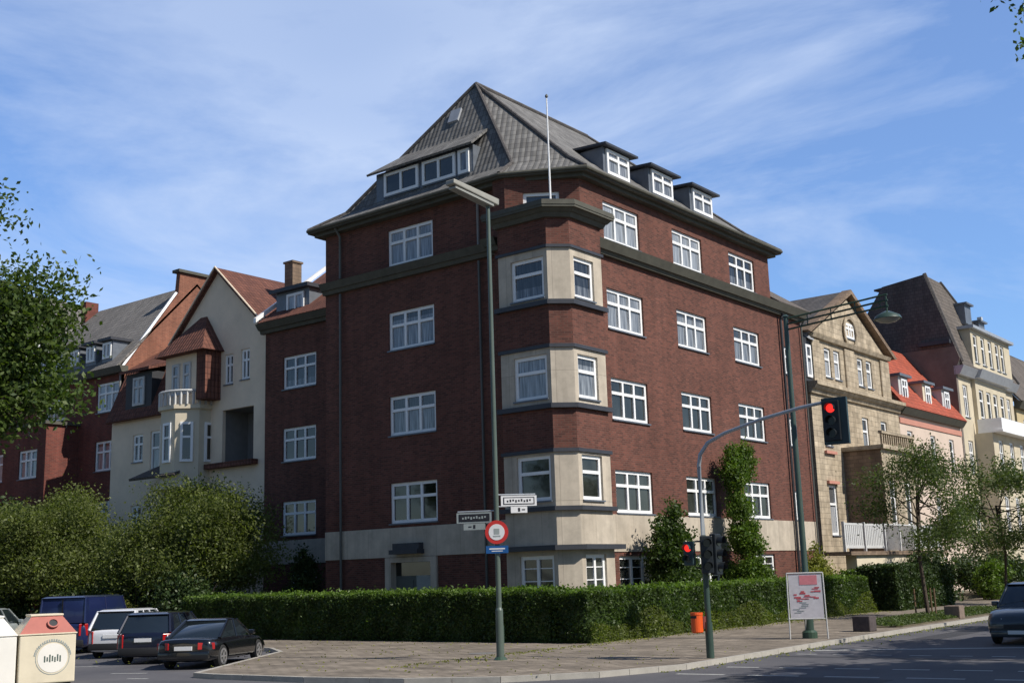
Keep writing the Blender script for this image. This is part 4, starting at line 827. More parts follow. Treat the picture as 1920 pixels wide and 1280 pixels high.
shrub('shrub', 'dark shrub at the far left, behind the silver car', 'shrub', (34.5, 63.5, .1), (1.6, 3.6, 1.35), 8000, .11, 'leaf_dark', 34, 'dark shrubs under the trees', 10)
shrub('yellow_shrub', 'small yellow green shrub showing between the blue van and the white car roof', 'shrub', (32.2, 48.3, .1), (.7, .9, .95), 3500, .06, 'leaf_gold', 35)
# street tree on the right with stakes, and the next one
def ytree(name, label, pos, h0, H, R, n, ls, seed, mat_='leaf_young', group='young street trees along the right pavement'):
    rng = np.random.default_rng(seed); bl = []
    for i in range(34):
        a = rng.uniform(0, 2 * math.pi); f = rng.uniform(0, 1); z = h0 + (H - h0) * (0.06 + f * .9); rr = R * (1 - abs(f - .42) ** 1.5 * 1.6) * rng.uniform(.35, .95); bl.append((rr * math.cos(a), rr * math.sin(a), z, .62, .62, .42))
    return make_tree(name, label, 'tree', pos, h0 + (H - h0) * .55, .085, bl, n, ls, mat_, seed, group, clump=.24, shell=.3, per=9)
ytree('street_tree', 'young tree with thin trunk and wooden stakes behind the second stone planter', (49.7, 17.4, .12), 2.5, 6.9, 2.9, 17000, .055, 41)
ytree('street_tree', 'young tree with dense dark crown behind the bonnet of the blue car', (63.5, 18.2, .12), 2.2, 7.2, 3.7, 17000, .07, 42)
for i, (dx, dy) in enumerate(((-.42, .35), (-.35, -.45), (.5, 0))):
    s = MB(); s.tube((49.7 + dx, 17.4 + dy, .1), (49.7 + dx, 17.4 + dy, 1.25), .035, n=8)
    tag(s.build('tree_stake', 'stake', xf=False, smooth=True), ('wooden stake left of the young tree trunk, furthest from the road', 'wooden stake in front of the young tree trunk, on the road side', 'wooden stake right behind the young tree trunk')[i], 'stake', 'stakes round the young street tree')
shrub('laurel_bush', 'large dark green bush at the right, under the second young tree', 'shrub', (66, 24.0, .1), (3.0, 2.2, 1.5), 16000, .10, 'leaf_dark', 43, k=14)
shrub('laurel_bush', 'dark leafy bush at the far right, behind the blue car', 'shrub', (75, 22.4, .1), (4.0, 2.2, 1.4), 14000, .11, 'leaf_dark', 44, k=14)
shrub('garden_bush', 'bright green bush between the young tree and the pink house', 'shrub', (70.5, 20.6, .1), (1.4, 1.0, 1.15), 6000, .09, 'leaf_ivy', 46)
# branch of a tree on the near side of the street reaching into the top right corner, and its neighbours that shade the road
ba = [(-2.99, 4.0, 9.25, .16, .13, .05), (-2.95, 3.78, 8.47, .1, .1, .05), (-2.95, 3.74, 8.9, .12, .1, .06)] * 5 + crown_blobs((0, -.6, 8.2), (4.2, 3.2, 3.3), 20, rg_, .34)
make_tree('plane_tree', 'street tree beside the photographer whose leafy twigs hang into the top right corner', 'tree', (17.6, -.6, .0), 6.5, .24, ba, 60000, .04, 'leaf_tree', 51, 'tall trees on the near side of the road', clump=.09, per=14)
for i, (x, y, lb) in enumerate(((26.0, -.4, 'tall street tree shading the road in front of the crossing'), (34.5, -.2, 'tall street tree shading the road beside the blue car'), (44.5, 0.0, 'tall street tree further along the road, past the blue car'))):
    bb = crown_blobs((0, 0, 8.2), (4.6, 4.2, 3.4), 20, rg_, .38); make_tree('plane_tree', lb, 'tree', (x, y, 0), 6.5, .24, bb, 20000, .16, 'leaf_tree', 52 + i, 'tall trees on the near side of the road')
for i, (x, y) in enumerate(((2.5, 32), (5.0, 43.5), (8.0, 56), (10.5, 70))):
    bb = crown_blobs((0, 0, 8.6), (4.6, 5.4, 4.6), 20, rg_, .4); make_tree('lime_tree', ('tall lime tree across the left street, nearest the camera', 'tall lime tree across the left street, second from the camera', 'tall lime tree across the left street, third from the camera', 'tall lime tree across the left street, farthest from the camera')[i], 'tree', (x, y, 0), 6.0, .26, bb, 20000, .2, 'leaf_tree', 90 + i, 'tall lime trees across the left street')
# big tree reaching in from the left
bl_ = [(7.85, 15.15, 7.6, .22, .22, .2), (8.1, 15.0, 7.25, .16, .2, .08), (7.75, 15.4, 6.25, .75, .75, .5), (8.1, 15.0, 5.6, .9, .8, .7), (7.9, 15.3, 4.85, .95, .9, .4), (8.35, 14.75, 6.35, .55, .5, .35), (8.6, 14.6, 6.0, .35, .35, .22), (8.2, 14.9, 5.7, .7, .7, .5), (7.6, 15.6, 5.4, 1.0, 1.0, .8), (8.35, 14.9, 5.05, .6, .6, .32), (8.6, 14.62, 4.86, .42, .4, .18), (8.75, 14.55, 4.8, .22, .2, .12), (7.9, 15.2, 4.55, .6, .7, .3), (7.0, 16.0, 5.5, .85, .85, .9), (6.0, 16.8, 6.4, 1.1, 1.1, 1.5), (5.6, 16.8, 8.2, 1.1, 1.1, 1.1), (4.8, 17.6, 6.5, 1.5, 1.5, 2.0), (7.0, 16.0, 4.9, 1.0, 1.0, .5)]
TP = (5.3, 17.2, 0)
make_tree('maple_tree', 'leafy tree at the left edge whose branches reach over the brick terrace', 'tree', TP, 4.6, .2, [(b_[0] - TP[0], b_[1] - TP[1], b_[2], *b_[3:]) for b_ in bl_], 84000, .04, 'leaf_tree', 61, clump=.13, per=14, shell=.35)

# hedges: dark woody core with a skin of leaves
def hedge(name, label, x0, x1, y0, y1, h, dens, ls, mat_, seed, ragged=0.0, z0=.1):
    rng = np.random.default_rng(seed); t = root(name, label, 'hedge', ((x0 + x1) / 2, (y0 + y1) / 2, z0))
    ox, oy = (x0 + x1) / 2, (y0 + y1) / 2
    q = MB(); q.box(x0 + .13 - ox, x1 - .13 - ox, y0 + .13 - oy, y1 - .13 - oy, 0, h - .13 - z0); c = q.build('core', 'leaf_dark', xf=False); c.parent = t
    P = []
    def face(n, f): P.append(f(rng.uniform(size=n), rng.uniform(size=n)))
    A = (x1 - x0) * (h - z0), (y1 - y0) * (h - z0), (x1 - x0) * (y1 - y0)
    j = lambda n: rng.normal(size=n) * .045 + .03
    def wob(a, b_): return .05 * np.sin(a * 2.1 + b_ * 3.3) + .04 * np.sin(a * 5.3 + 1.7 * b_)
    for (yy, sg) in ((y0, -1), (y1, 1)):
        n = int(A[0] * dens); u, v = rng.uniform(size=n), rng.uniform(size=n); X = x0 + u * (x1 - x0); Z = z0 + v * (h - z0); P.append(np.stack([X, yy - sg * (j(n) + wob(X, Z)), Z], 1))
    for (xx, sg) in ((x0, -1), (x1, 1)):
        n = int(A[1] * dens); u, v = rng.uniform(size=n), rng.uniform(size=n); Y_ = y0 + u * (y1 - y0); Z = z0 + v * (h - z0); P.append(np.stack([xx - sg * (j(n) + wob(Y_, Z)), Y_, Z], 1))
    n = int(A[2] * dens * 1.2); X, Y_ = x0 + rng.uniform(size=n) * (x1 - x0), y0 + rng.uniform(size=n) * (y1 - y0); TP_ = np.stack([X, Y_, h - j(n) * 1.2 + wob(X, Y_) * .8 + (rng.uniform(size=n) > .95) * rng.uniform(.02, .16, size=n)], 1) - np.array([ox, oy, z0]); leaf_mesh('top_leaves', quads(TP_, ls, rng), 'leaf_hedge_lit' if mat_ == 'leaf_hedge' else mat_, t)  # lighter leaf colour on clipped hedge tops stands in for stronger sun
    if ragged:   # loose growth at the foot on the street side
        n = int((x1 - x0) * 900 * ragged); X = x0 + rng.uniform(size=n) * (x1 - x0); Z = rng.uniform(size=n) ** 1.5 * .75; am = .5 + .5 * np.sin(X * 1.3) * np.sin(X * .37 + 1); GF = np.stack([X, y0 - rng.uniform(size=n) * .5 * am * (1 - Z), z0 + Z * (.4 + am)], 1) - np.array([ox, oy, z0]); leaf_mesh('foot_growth', quads(GF, ls * 1.1, rng, aspect=.35), 'leaf_olive', t)
    P = np.concatenate(P) - np.array([ox, oy, 0]) ; P[:, 2] -= z0
    leaf_mesh('foliage', quads(P, ls, rng), mat_, t); return t
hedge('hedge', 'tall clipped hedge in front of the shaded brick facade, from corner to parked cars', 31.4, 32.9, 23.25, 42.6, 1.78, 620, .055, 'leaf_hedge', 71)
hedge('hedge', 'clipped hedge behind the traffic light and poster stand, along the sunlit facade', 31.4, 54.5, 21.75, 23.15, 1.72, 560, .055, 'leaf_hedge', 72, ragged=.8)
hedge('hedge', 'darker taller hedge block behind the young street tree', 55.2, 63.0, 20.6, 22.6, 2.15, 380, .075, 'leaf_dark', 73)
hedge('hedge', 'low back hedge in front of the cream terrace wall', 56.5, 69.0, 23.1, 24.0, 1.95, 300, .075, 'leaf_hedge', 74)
# climbing shrubs against the sunlit facade
def cone_plant(name, label, cat, pos, H, prof, n, ls, mat_, seed):
    rng = np.random.default_rng(seed); bl = []
    for i in range(34):
        f = rng.uniform(0, 1); rr = np.interp(f, [p[0] for p in prof], [p[1] for p in prof]); off = np.interp(f, [p[0] for p in prof], [p[2] for p in prof]); a = rng.uniform(0, 2 * math.pi); k = rng.uniform(.2, .75)
        bl.append((off + rr * k * math.cos(a), rr * k * .7 * math.sin(a), .15 + f * (H - .3), rr * .45, rr * .4, .42))
    t = root(name, label, cat, pos); q = MB(); q.path([(0, 0, -.1), (prof[1][2], .1, H * .5), (prof[-1][2], .1, H * .93)], [.07, .05, .015], 7); q.build('stem', 'bark', xf=False, smooth=True).parent = t
    P = blob_points(bl, n, rng, .4, .13, 10); P = P[P[:, 2] > 0]; leaf_mesh('foliage', quads(P, ls, rng), mat_, t); return t
cone_plant('conifer_bush', 'dense dark green cone shaped bush against the sunlit brick wall, left of the climbing column', 'shrub', (42.6, 24.9, .3), 4.75, [(0, 2.0, .1), (.4, 1.75, 0), (.75, 1.15, -.2), (1, .35, -.55)], 26000, .075, 'leaf_hedge', 81)
cone_plant('climbing_plant', 'tall ivy column climbing the sunlit brick wall up to the second floor windows', 'climber', (49.7, 25.4, .3), 7.5, [(0, 1.45, .4), (.3, 1.5, .3), (.5, .95, 0), (.75, .85, -.1), (.9, 1.25, 0), (1, .7, -.1)], 46000, .065, 'leaf_ivy', 82)
cone_plant('golden_conifer', 'small yellow green conifer in the corner between the brick block and the stone house', 'shrub', (54.0, 24.0, .3), 3.0, [(0, 1.5, .3), (.5, 1.1, 0), (1, .3, -.1)], 9000, .07, 'leaf_gold', 83)
cone_plant('dark_shrub', 'dark shrub beside the brick annex behind the hedge', 'shrub', (38.2, 42.6, .3), 3.4, [(0, 1.2, 0), (.5, 1.1, 0), (1, .4, 0)], 8000, .07, 'leaf_dark', 84)
# grass on the tree bed: nobody could count it
rng = np.random.default_rng(9); n = 15000; GP = np.stack([rng.uniform(41, 57, n), rng.uniform(15.4, 17.8, n), .17 + rng.uniform(0, .09, n)], 1); gk = (GP[:, 0] - 41) * .9 + 15.9 > GP[:, 1]
g_ = leaf_mesh('grass', quads(GP[gk], .07, rng, aspect=.3), 'grass_blade'); tag(g_, 'low grass round the foot of the young street tree', 'grass', kind='stuff')
n = 5200; GP = np.stack([rng.uniform(14.7, 18.3, n), rng.uniform(25.2, 27.4, n), rng.uniform(0, .09, n)], 1)

# fallen leaves and small litter along the kerb and the hedge foot
n = 1500; LX = np.concatenate([rng.uniform(22, 60, n), rng.uniform(20, 31, n // 2), rng.uniform(24, 60, n // 2)]); LY = np.concatenate([21.6 - np.abs(rng.normal(size=n)) * .45, rng.uniform(15.5, 42, n // 2), 14.8 - np.abs(rng.normal(size=n // 2)) * .3])
LZ = np.where(LY < 14.9, .012, .132); ok_ = (LX > 20.5); fl = leaf_mesh('fallen_leaves', quads(np.stack([LX, LY, LZ], 1)[ok_], .035, rng, flat=0), 'leaf_gold'); tag(fl, 'dry fallen leaves lying along the hedge foot and the kerb', 'leaves', kind='stuff')
pt = MB()
for (x0, x1, y0, y1) in ((22.4, 24.0, 9.2, 12.8), (29.2, 29.6, 2, 14.4), (36.5, 44, 12.6, 13.5), (16.2, 18.2, 30.5, 33.0), (14.0, 14.5, 20, 60)): pt.quad((x0, y0, .002), (x1, y0, .002), (x1, y1, .002), (x0, y1, .002))
struct(pt.build('road_patch', 'tar_patch', xf=False))
# ================================================================ street furniture
def R0(pos): return Vector(pos)
lp = root('street_lamp', 'tall pale green lamp post with long flat lantern, carrying the round sign and street names', 'street lamp', (25.0, 20.2, .12))
q = MB(); q.path([(25, 20.2, .1), (25, 20.2, 1.4)], [.105, .1], 16); q.path([(25, 20.2, 1.4), (25, 20.2, 1.47)], [.1, .07], 16); q.path([(25, 20.2, 1.46), (25, 20.2, 6.5), (25, 20.2, 12.75)], [.07, .065, .055], 16); q.build('pole', 'pole_pale', lp, xf=False, smooth=True)
q = MB(); q.path([(25, 20.2, .1), (25, 20.2, .125), (25, 20.2, .2)], [.19, .19, .12], 14); q.build('collar', 'pole_dark', lp, xf=False)
q = MB(); q.box(24.99, 25.1, 20.13, 20.27, .55, 1.0); q.build('hatch', 'pole_dark', lp, xf=False)
hx = MB(); dn = Vector((-1, .0, .085)).normalized()
def along(c, d, l, wd, h, mb):
    d = Vector(d).normalized(); s_ = d.cross(Vector((0, 0, 1))).normalized() * wd / 2; u_ = s_.cross(d).normalized() * (h / 2); 
    if u_.z < 0: u_ = -u_
    c = Vector(c); a = c; b_ = c + d * l
    mb.hexa([a - s_ - u_, b_ - s_ * .9 - u_ * .7, b_ + s_ * .9 - u_ * .7, a + s_ - u_, a - s_ + u_, b_ - s_ * .9 + u_ * .7, b_ + s_ * .9 + u_ * .7, a + s_ + u_])
along((25.3, 20.2, 12.78), dn, 1.95, .36, .2, hx); hx.build('lantern', 'lamp_shell', lp, xf=False, recalc=True, bevel=.03)
hx = MB(); along((25.1, 20.2, 12.66), dn, 1.65, .28, .08, hx); hx.build('diffuser', 'diffuser', lp, xf=False, recalc=True)

CAMV = Vector((0, 0, CAMZ))
def txt(body, size, mat_, name='lettering', parent=None, ext=.003):
    c = bpy.data.curves.new(name, 'FONT'); c.body = body; c.size = size; c.align_x = 'CENTER'; c.align_y = 'CENTER'; c.extrude = ext
    o = bpy.data.objects.new(name, c); COL.objects.link(o); dg = bpy.context.evaluated_depsgraph_get(); dg.update(); me = bpy.data.meshes.new_from_object(o.evaluated_get(dg)); bpy.data.objects.remove(o)
    me.materials.clear(); me.materials.append(MATS[mat_]); o = bpy.data.objects.new(name, me); COL.objects.link(o)
    if parent: o.parent = parent
    return o
def facing(o, pos, nrm):    # local XY plane of text shown towards nrm
    n = Vector(nrm).normalized(); x = Vector((0, 0, 1)).cross(n).normalized(); y = n.cross(x); o.matrix_local = Matrix(((x.x, y.x, n.x, pos[0]), (x.y, y.y, n.y, pos[1]), (x.z, y.z, n.z, pos[2]), (0, 0, 0, 1)))
# round prohibition sign with plate below
n0 = Vector((-.83, -.56, 0)).normalized(); sr_ = root('round_road_sign', 'round red and white sign with blue plate below, on the pale green lamp post', 'road sign', (25.0, 20.2, 3.45))
cc = Vector((0, 0, 0)) + n0 * .085
def local(mb, name, mat_, parent, **k): o = mb.build(name, mat_, xf=False, **k); o.parent = parent; return o
q = MB(); q.disc(cc, n0, 0, .315, .012, 36); local(q, 'backplate', 'sign_red', sr_)
q = MB(); q.disc(cc + n0 * .0125, n0, 0, .215, .006, 36); local(q, 'face', 'sign_white', sr_)
sx_ = Vector((0, 0, 1)).cross(n0).normalized()
def plate(mb, c, wd, h, th, n=n0):
    sx = Vector((0, 0, 1)).cross(n).normalized(); c = Vector(c); u_ = Vector((0, 0, 1)); P = []
    for z in (-h / 2, h / 2):
        for (a, o_) in ((-wd / 2, 0), (wd / 2, 0), (wd / 2, th), (-wd / 2, th)): P.append(c + sx * a + n * o_ + u_ * z)
    mb.hexa(P)
q = MB(); plate(q, cc + n0 * .019 + Vector((0, 0, .02)), .15, .15, .004); plate(q, cc + n0 * .019 + Vector((0, 0, -.105)), .2, .035, .004); local(q, 'symbol', 'sign_grey', sr_, recalc=True)
q = MB(); plate(q, cc + Vector((-.0, 0, -.46)), .60, .2, .012); pb_ = local(q, 'plate', 'sign_blue', sr_, recalc=True)
q = MB(); plate(q, cc + Vector((0, 0, -.44)) + n0 * .0125, .42, .035, .004); plate(q, cc + Vector((0, 0, -.5)) + n0 * .0125, .3, .02, .004); local(q, 'print', 'sign_white', sr_, recalc=True)
q = MB()
for z in (.12, -.12, -.46): q.path([(0, 0, z), tuple(cc + Vector((0, 0, z)))], [.03, .03], 8)
local(q, 'bracket', 'galvanised', sr_)
# street name signs
def name_sign(label, z, d, nrm, lit):
    d = Vector(d).normalized(); nrm = Vector(nrm).normalized(); t = root('street_name_sign', label, 'street sign', (25.0, 20.2, z), 'street name signs on the lamp post')
    c0 = d * .62
    q = MB(); plate(q, c0, .98, .28, .02, nrm); local(q, 'frame', 'sign_white' if lit else 'sign_grey', t, recalc=True)
    q = MB(); plate(q, c0 + nrm * .021, .86, .2, .004, nrm); local(q, 'border', 'sign_black', t, recalc=True)
    q = MB(); plate(q, c0 + nrm * .026, .80, .15, .004, nrm); local(q, 'face', 'sign_white' if lit else 'sign_black', t, recalc=True)
    q = MB()
    for k in range(9): plate(q, c0 + nrm * .031 + Vector((0, 0, -.01 + .012 * (k % 3))) + (Vector((0, 0, 1)).cross(nrm)) * (-.31 + k * .077), .045, .05 + .02 * (k % 2), .003, nrm)
    local(q, 'lettering', 'sign_black' if lit else 'sign_grey', t, recalc=True)
    q = MB(); plate(q, c0 - Vector((0, 0, .24)), .45 if lit else .6, .17, .015, nrm); local(q, 'plate', 'sign_white' if lit else 'sign_grey', t, recalc=True)
    q = MB(); plate(q, c0 - Vector((0, 0, .24)) + nrm * .016, .06, .1, .003, nrm); plate(q, c0 - Vector((0, 0, .24)) + nrm * .016 + d * .12, .09, .03, .003, nrm); local(q, 'print', 'sign_black', t, recalc=True)
    q = MB(); q.path([(0, 0, .17), tuple(d * 1.08 + Vector((0, 0, .17)))], [.02, .02], 8); q.path([(0, 0, -.15), tuple(d * .3 + Vector((0, 0, -.15)))], [.018, .018], 8); local(q, 'bracket', 'galvanised', t)
name_sign('white street name sign pointing right, upper of the two on the lamp post', 4.28, (.72, -.69, 0), (-.69, -.72, 0), True)
name_sign('dull street name sign pointing left, lower of the two on the lamp post', 3.86, (-.45, .89, 0), (-.89, -.45, 0), False)

# lamp mast with lattice bracket and hanging bowl
gpo = root('bracket_lamp', 'dark green lamp mast with ladder like bracket and hanging bowl lamp behind the poster stand', 'street lamp', (34.95, 15.95, .12))
q = MB(); q.path([(34.95, 15.95, .1), (34.95, 15.95, 2.0)], [.14, .13], 16); q.path([(34.95, 15.95, 2.0), (34.95, 15.95, 2.1), (34.95, 15.95, 10.25)], [.13, .10, .075], 16); q.path([(34.95, 15.95, 10.25), (34.95, 15.95, 10.32)], [.13, .04], 12); q.build('pole', 'pole_green', gpo, xf=False, smooth=True)
q = MB(); q.path([(34.95, 15.95, .1), (34.95, 15.95, .3), (34.95, 15.95, .36)], [.23, .23, .17], 14); q.build('collar', 'pole_dark', gpo, xf=False)
q = MB()
for z in (9.82, 10.0, 10.18): q.path([(34.95, 15.95, z), (34.95, 12.55, z + .24)], [.032, .032], 6)
for y in (15.2, 14.4, 13.6, 12.8): q.path([(34.95, y, 9.82 + (15.95 - y) * .07), (34.95, y, 10.2 + (15.95 - y) * .07)], [.02, .02], 6)
q.path([(34.95, 12.6, 10.42), (34.95, 12.6, 9.85)], [.03, .03], 8)
q.build('bracket', 'pole_dark', gpo, xf=False)
q = MB(); c = (34.95, 12.6); q.path([(*c, 9.9), (*c, 9.83), (*c, 9.74), (*c, 9.64)], [.05, .2, .37, .42], 24); q.build('lamp_shade', 'pole_green', gpo, xf=False, smooth=True)
q = MB(); q.path([(*c, 9.64), (*c, 9.57), (*c, 9.52)], [.36, .27, .08], 24); q.build('diffuser', 'diffuser', gpo, xf=False, smooth=True)

# traffic signal mast
tl = root('traffic_light', 'green and grey traffic signal mast with curved arm over the road and a red signal', 'traffic light', (26.85, 14.95, .12)); tx, ty = 26.85, 14.95
q = MB(); q.path([(tx, ty, .1), (tx, ty, 1.0)], [.10, .095], 16); q.path([(tx, ty, 1.0), (tx, ty, 3.15)], [.075, .07], 16); q.build('pole', 'pole_green', tl, xf=False, smooth=True)
q = MB(); q.path([(tx, ty, 3.15), (tx, ty, 4.9), (tx, ty - .06, 5.2), (tx, ty - .3, 5.48), (tx, ty - .8, 5.68), (tx, ty - 1.8, 5.92), (tx, ty - 2.9, 6.1), (tx, ty - 3.5, 6.16)], [.06, .052, .05, .05, .048, .046, .044, .042], 12); q.build('arm', 'galvanised', tl, xf=False, smooth=True)
sn = Vector((-1, -.12, 0)).normalized()
def signal(parent, c, nrm, lamps, wd=.3, lens=.1, backboard=False, mt='black_plastic', lit=0):
    nrm = Vector(nrm).normalized(); c = Vector(c); h = lamps * (lens * 2 + .09) + .06
    if backboard:
        q = MB(); plate(q, c + Vector((0, -.07, 0)), wd + .2, h + .16, .12, nrm); q.build('backboard', 'signal_green', parent, xf=False, recalc=True, bevel=.005)
        q = MB(); e = .022
        sxx = Vector((0, 0, 1)).cross(nrm).normalized()
    q = MB(); plate(q, c + nrm * (.121 if backboard else .021), wd, h, .07 if backboard else .17, nrm); q.build('signal_head', mt, parent, xf=False, recalc=True, bevel=.02)
    for k in range(lamps):
        z = (lamps - 1) / 2 - k; pc = c + nrm * .192 + Vector((0, 0, z * (lens * 2 + .09)))
        q = MB(); q.disc(pc, nrm, 0, lens, .012, 24); q.build('lens', 'red_lens_on' if k == lit else 'dark_lens', parent, xf=False)
        # visor: open half tube
        q = MB(); sx = Vector((0, 0, 1)).cross(nrm).normalized(); m_ = 14
        for i in range(m_):
            a0, a1 = math.pi * (-.12 + 1.24 * i / m_), math.pi * (-.12 + 1.24 * (i + 1) / m_)
            p0 = sx * math.cos(a0) * lens * 1.08 + Vector((0, 0, 1)) * math.sin(a0) * lens * 1.08; p1 = sx * math.cos(a1) * lens * 1.08 + Vector((0, 0, 1)) * math.sin(a1) * lens * 1.08
            q.quad(pc + p0, pc + p1, pc + p1 + nrm * .16, pc + p0 + nrm * .16); q.quad(pc + p0 * .96, pc + p0 * .96 + nrm * .16, pc + p1 * .96 + nrm * .16, pc + p1 * .96)
        q.build('visor', mt, parent, xf=False)
signal(tl, (tx + .02, ty - 3.72, 5.68), sn, 3, .4, .105, True)
q = MB(); q.path([(tx, ty - 3.4, 6.15), (tx + .02, ty - 3.85, 6.15)], [.04, .035], 8); q.build('clamp', 'galvanised', tl, xf=False)
signal(tl, (tx + .05, ty - .2, 2.66), Vector((.05, -1, 0)), 3, .34, .115, False, 'black_plastic', 9)
signal(tl, (tx - .08, ty - .1, 2.66), Vector((-.8, -.6, 0)), 3, .3, .1, False, 'black_plastic', 9)
signal(tl, (tx - .22, ty + .25, 2.7), Vector((-.95, -.1, 0)), 2, .26, .09, False, 'signal_green', 0)
q = MB(); q.path([(tx, ty, 3.0), (tx - .1, ty + .2, 3.0)], [.025, .025], 6); q.path([(tx, ty, 3.0), (tx + .08, ty - .2, 3.0)], [.025, .025], 6); q.path([(tx, ty, 2.3), (tx - .1, ty + .2, 2.35)], [.025, .025], 6); q.build('bracket', 'black_plastic', tl, xf=False)
# litter bin
lb = root('litter_bin', 'bright orange litter bin hanging on the traffic light pole', 'litter bin', (26.68, 15.18, .74)); 
q = MB(); pr = [(math.cos(2 * math.pi * k / 20) * .165, math.sin(2 * math.pi * k / 20) * .145) for k in range(20)]
n = len(q.v); 
q.prism([(a * .86, b_ * .86) for a, b_ in pr], 0, .02); q.prism(pr, .02, .44); local(q, 'body', 'bin_orange', lb, bevel=.006)
q = MB(); q.prism([(a * 1.06, b_ * 1.06) for a, b_ in pr], .44, .5); local(q, 'hood', 'bin_orange', lb)
q = MB(); q.box(-.17, -.155, -.08, .08, .36, .42); local(q, 'slot', 'black_plastic', lb)
q = MB(); q.box(.1, .2, -.2, -.05, .1, .4); local(q, 'bracket', 'galvanised', lb)

# poster stand
pn = (Vector((0, 0, 0)) - Vector((34.6, 15.8, 0))).normalized(); ps = root('poster_stand', 'white framed poster stand with pink and red poster in front of the hedge', 'poster stand', (34.55, 15.8, .12)); sxp = Vector((0, 0, 1)).cross(pn).normalized()
def PP(a, z, o_=0): v = sxp * a + pn * o_; return (v.x, v.y, z)
q = MB()
for a in (-.54, .54): q.path([PP(a * 1.04, -.02), PP(a, 1.98)], [.022, .022], 8)
q.path([PP(-.1, -.02, -.45), PP(-.02, 1.4, -.03)], [.018, .018], 8)
q.path([PP(-.54, 1.97), PP(.54, 1.97)], [.024, .024], 8); q.path([PP(-.54, .6), PP(.54, .6)], [.02, .02], 8); local(q, 'frame', 'white_dull', ps, smooth=False)
def flat(mb, a0, a1, z0, z1, o_): mb.hexa([PP(a0, z0, o_), PP(a1, z0, o_), PP(a1, z0, o_ + .006), PP(a0, z0, o_ + .006), PP(a0, z1, o_), PP(a1, z1, o_), PP(a1, z1, o_ + .006), PP(a0, z1, o_ + .006)])
q = MB(); flat(q, -.5, .5, .62, 1.94, 0); po = local(q, 'poster', 'poster_white', ps, recalc=True)
q = MB(); flat(q, -.17, .36, 1.62, 1.9, .007); 
local(q, 'header', 'poster_pink', po, recalc=True)
q = MB(); rr = random.Random(4)
for k in range(18):
    a = -.4 + rr.random() * .72; z = 1.12 + rr.random() * .4 + a * .18; flat(q, a, a + .05 + rr.random() * .16, z, z + .02 + rr.random() * .035, .007)
local(q, 'lettering', 'poster_red', po, recalc=True)
q = MB()
for k in range(7): a = -.42 + rr.random() * .3; z = .78 + k * .05; flat(q, a, a + .2, z, z + .018, .007)
local(q, 'print', 'sign_grey', po, recalc=True)

# stone planters by the kerb
for i, (x, y, m_, lb_) in enumerate(((38.75, 15.72, 'stone_dark', 'dark stone block on the kerb right of the poster stand'), (47.5, 15.6, 'stone_mid', 'brown stone block on the kerb past the young tree'))):
    q = MB(); a = .3; q.prism([(x - a, y - a), (x + a, y - a), (x + a, y + a), (x - a, y + a)], .12, .62); tag(q.build('stone_block', m_, xf=False, bevel=.03), lb_, 'stone block', 'stone blocks along the kerb')

for i, (x, y, lb_) in enumerate(((26.9, 22.4, 'round iron manhole cover in the pavement left of the lamp post'), (24.6, 11.8, 'round iron manhole cover in the road in front of the traffic light'))):
    q = MB(); z_ = .12 if i == 0 else 0; q.disc((x, y, z_ + .002), (0, .0001, 1), 0, .33, .006, 28); q.disc((x, y, z_ + .002), (0, .0001, 1), .34, .4, .005, 28); tag(q.build('manhole_cover', 'pipe_grey', xf=False), lb_, 'manhole cover', 'manhole covers')
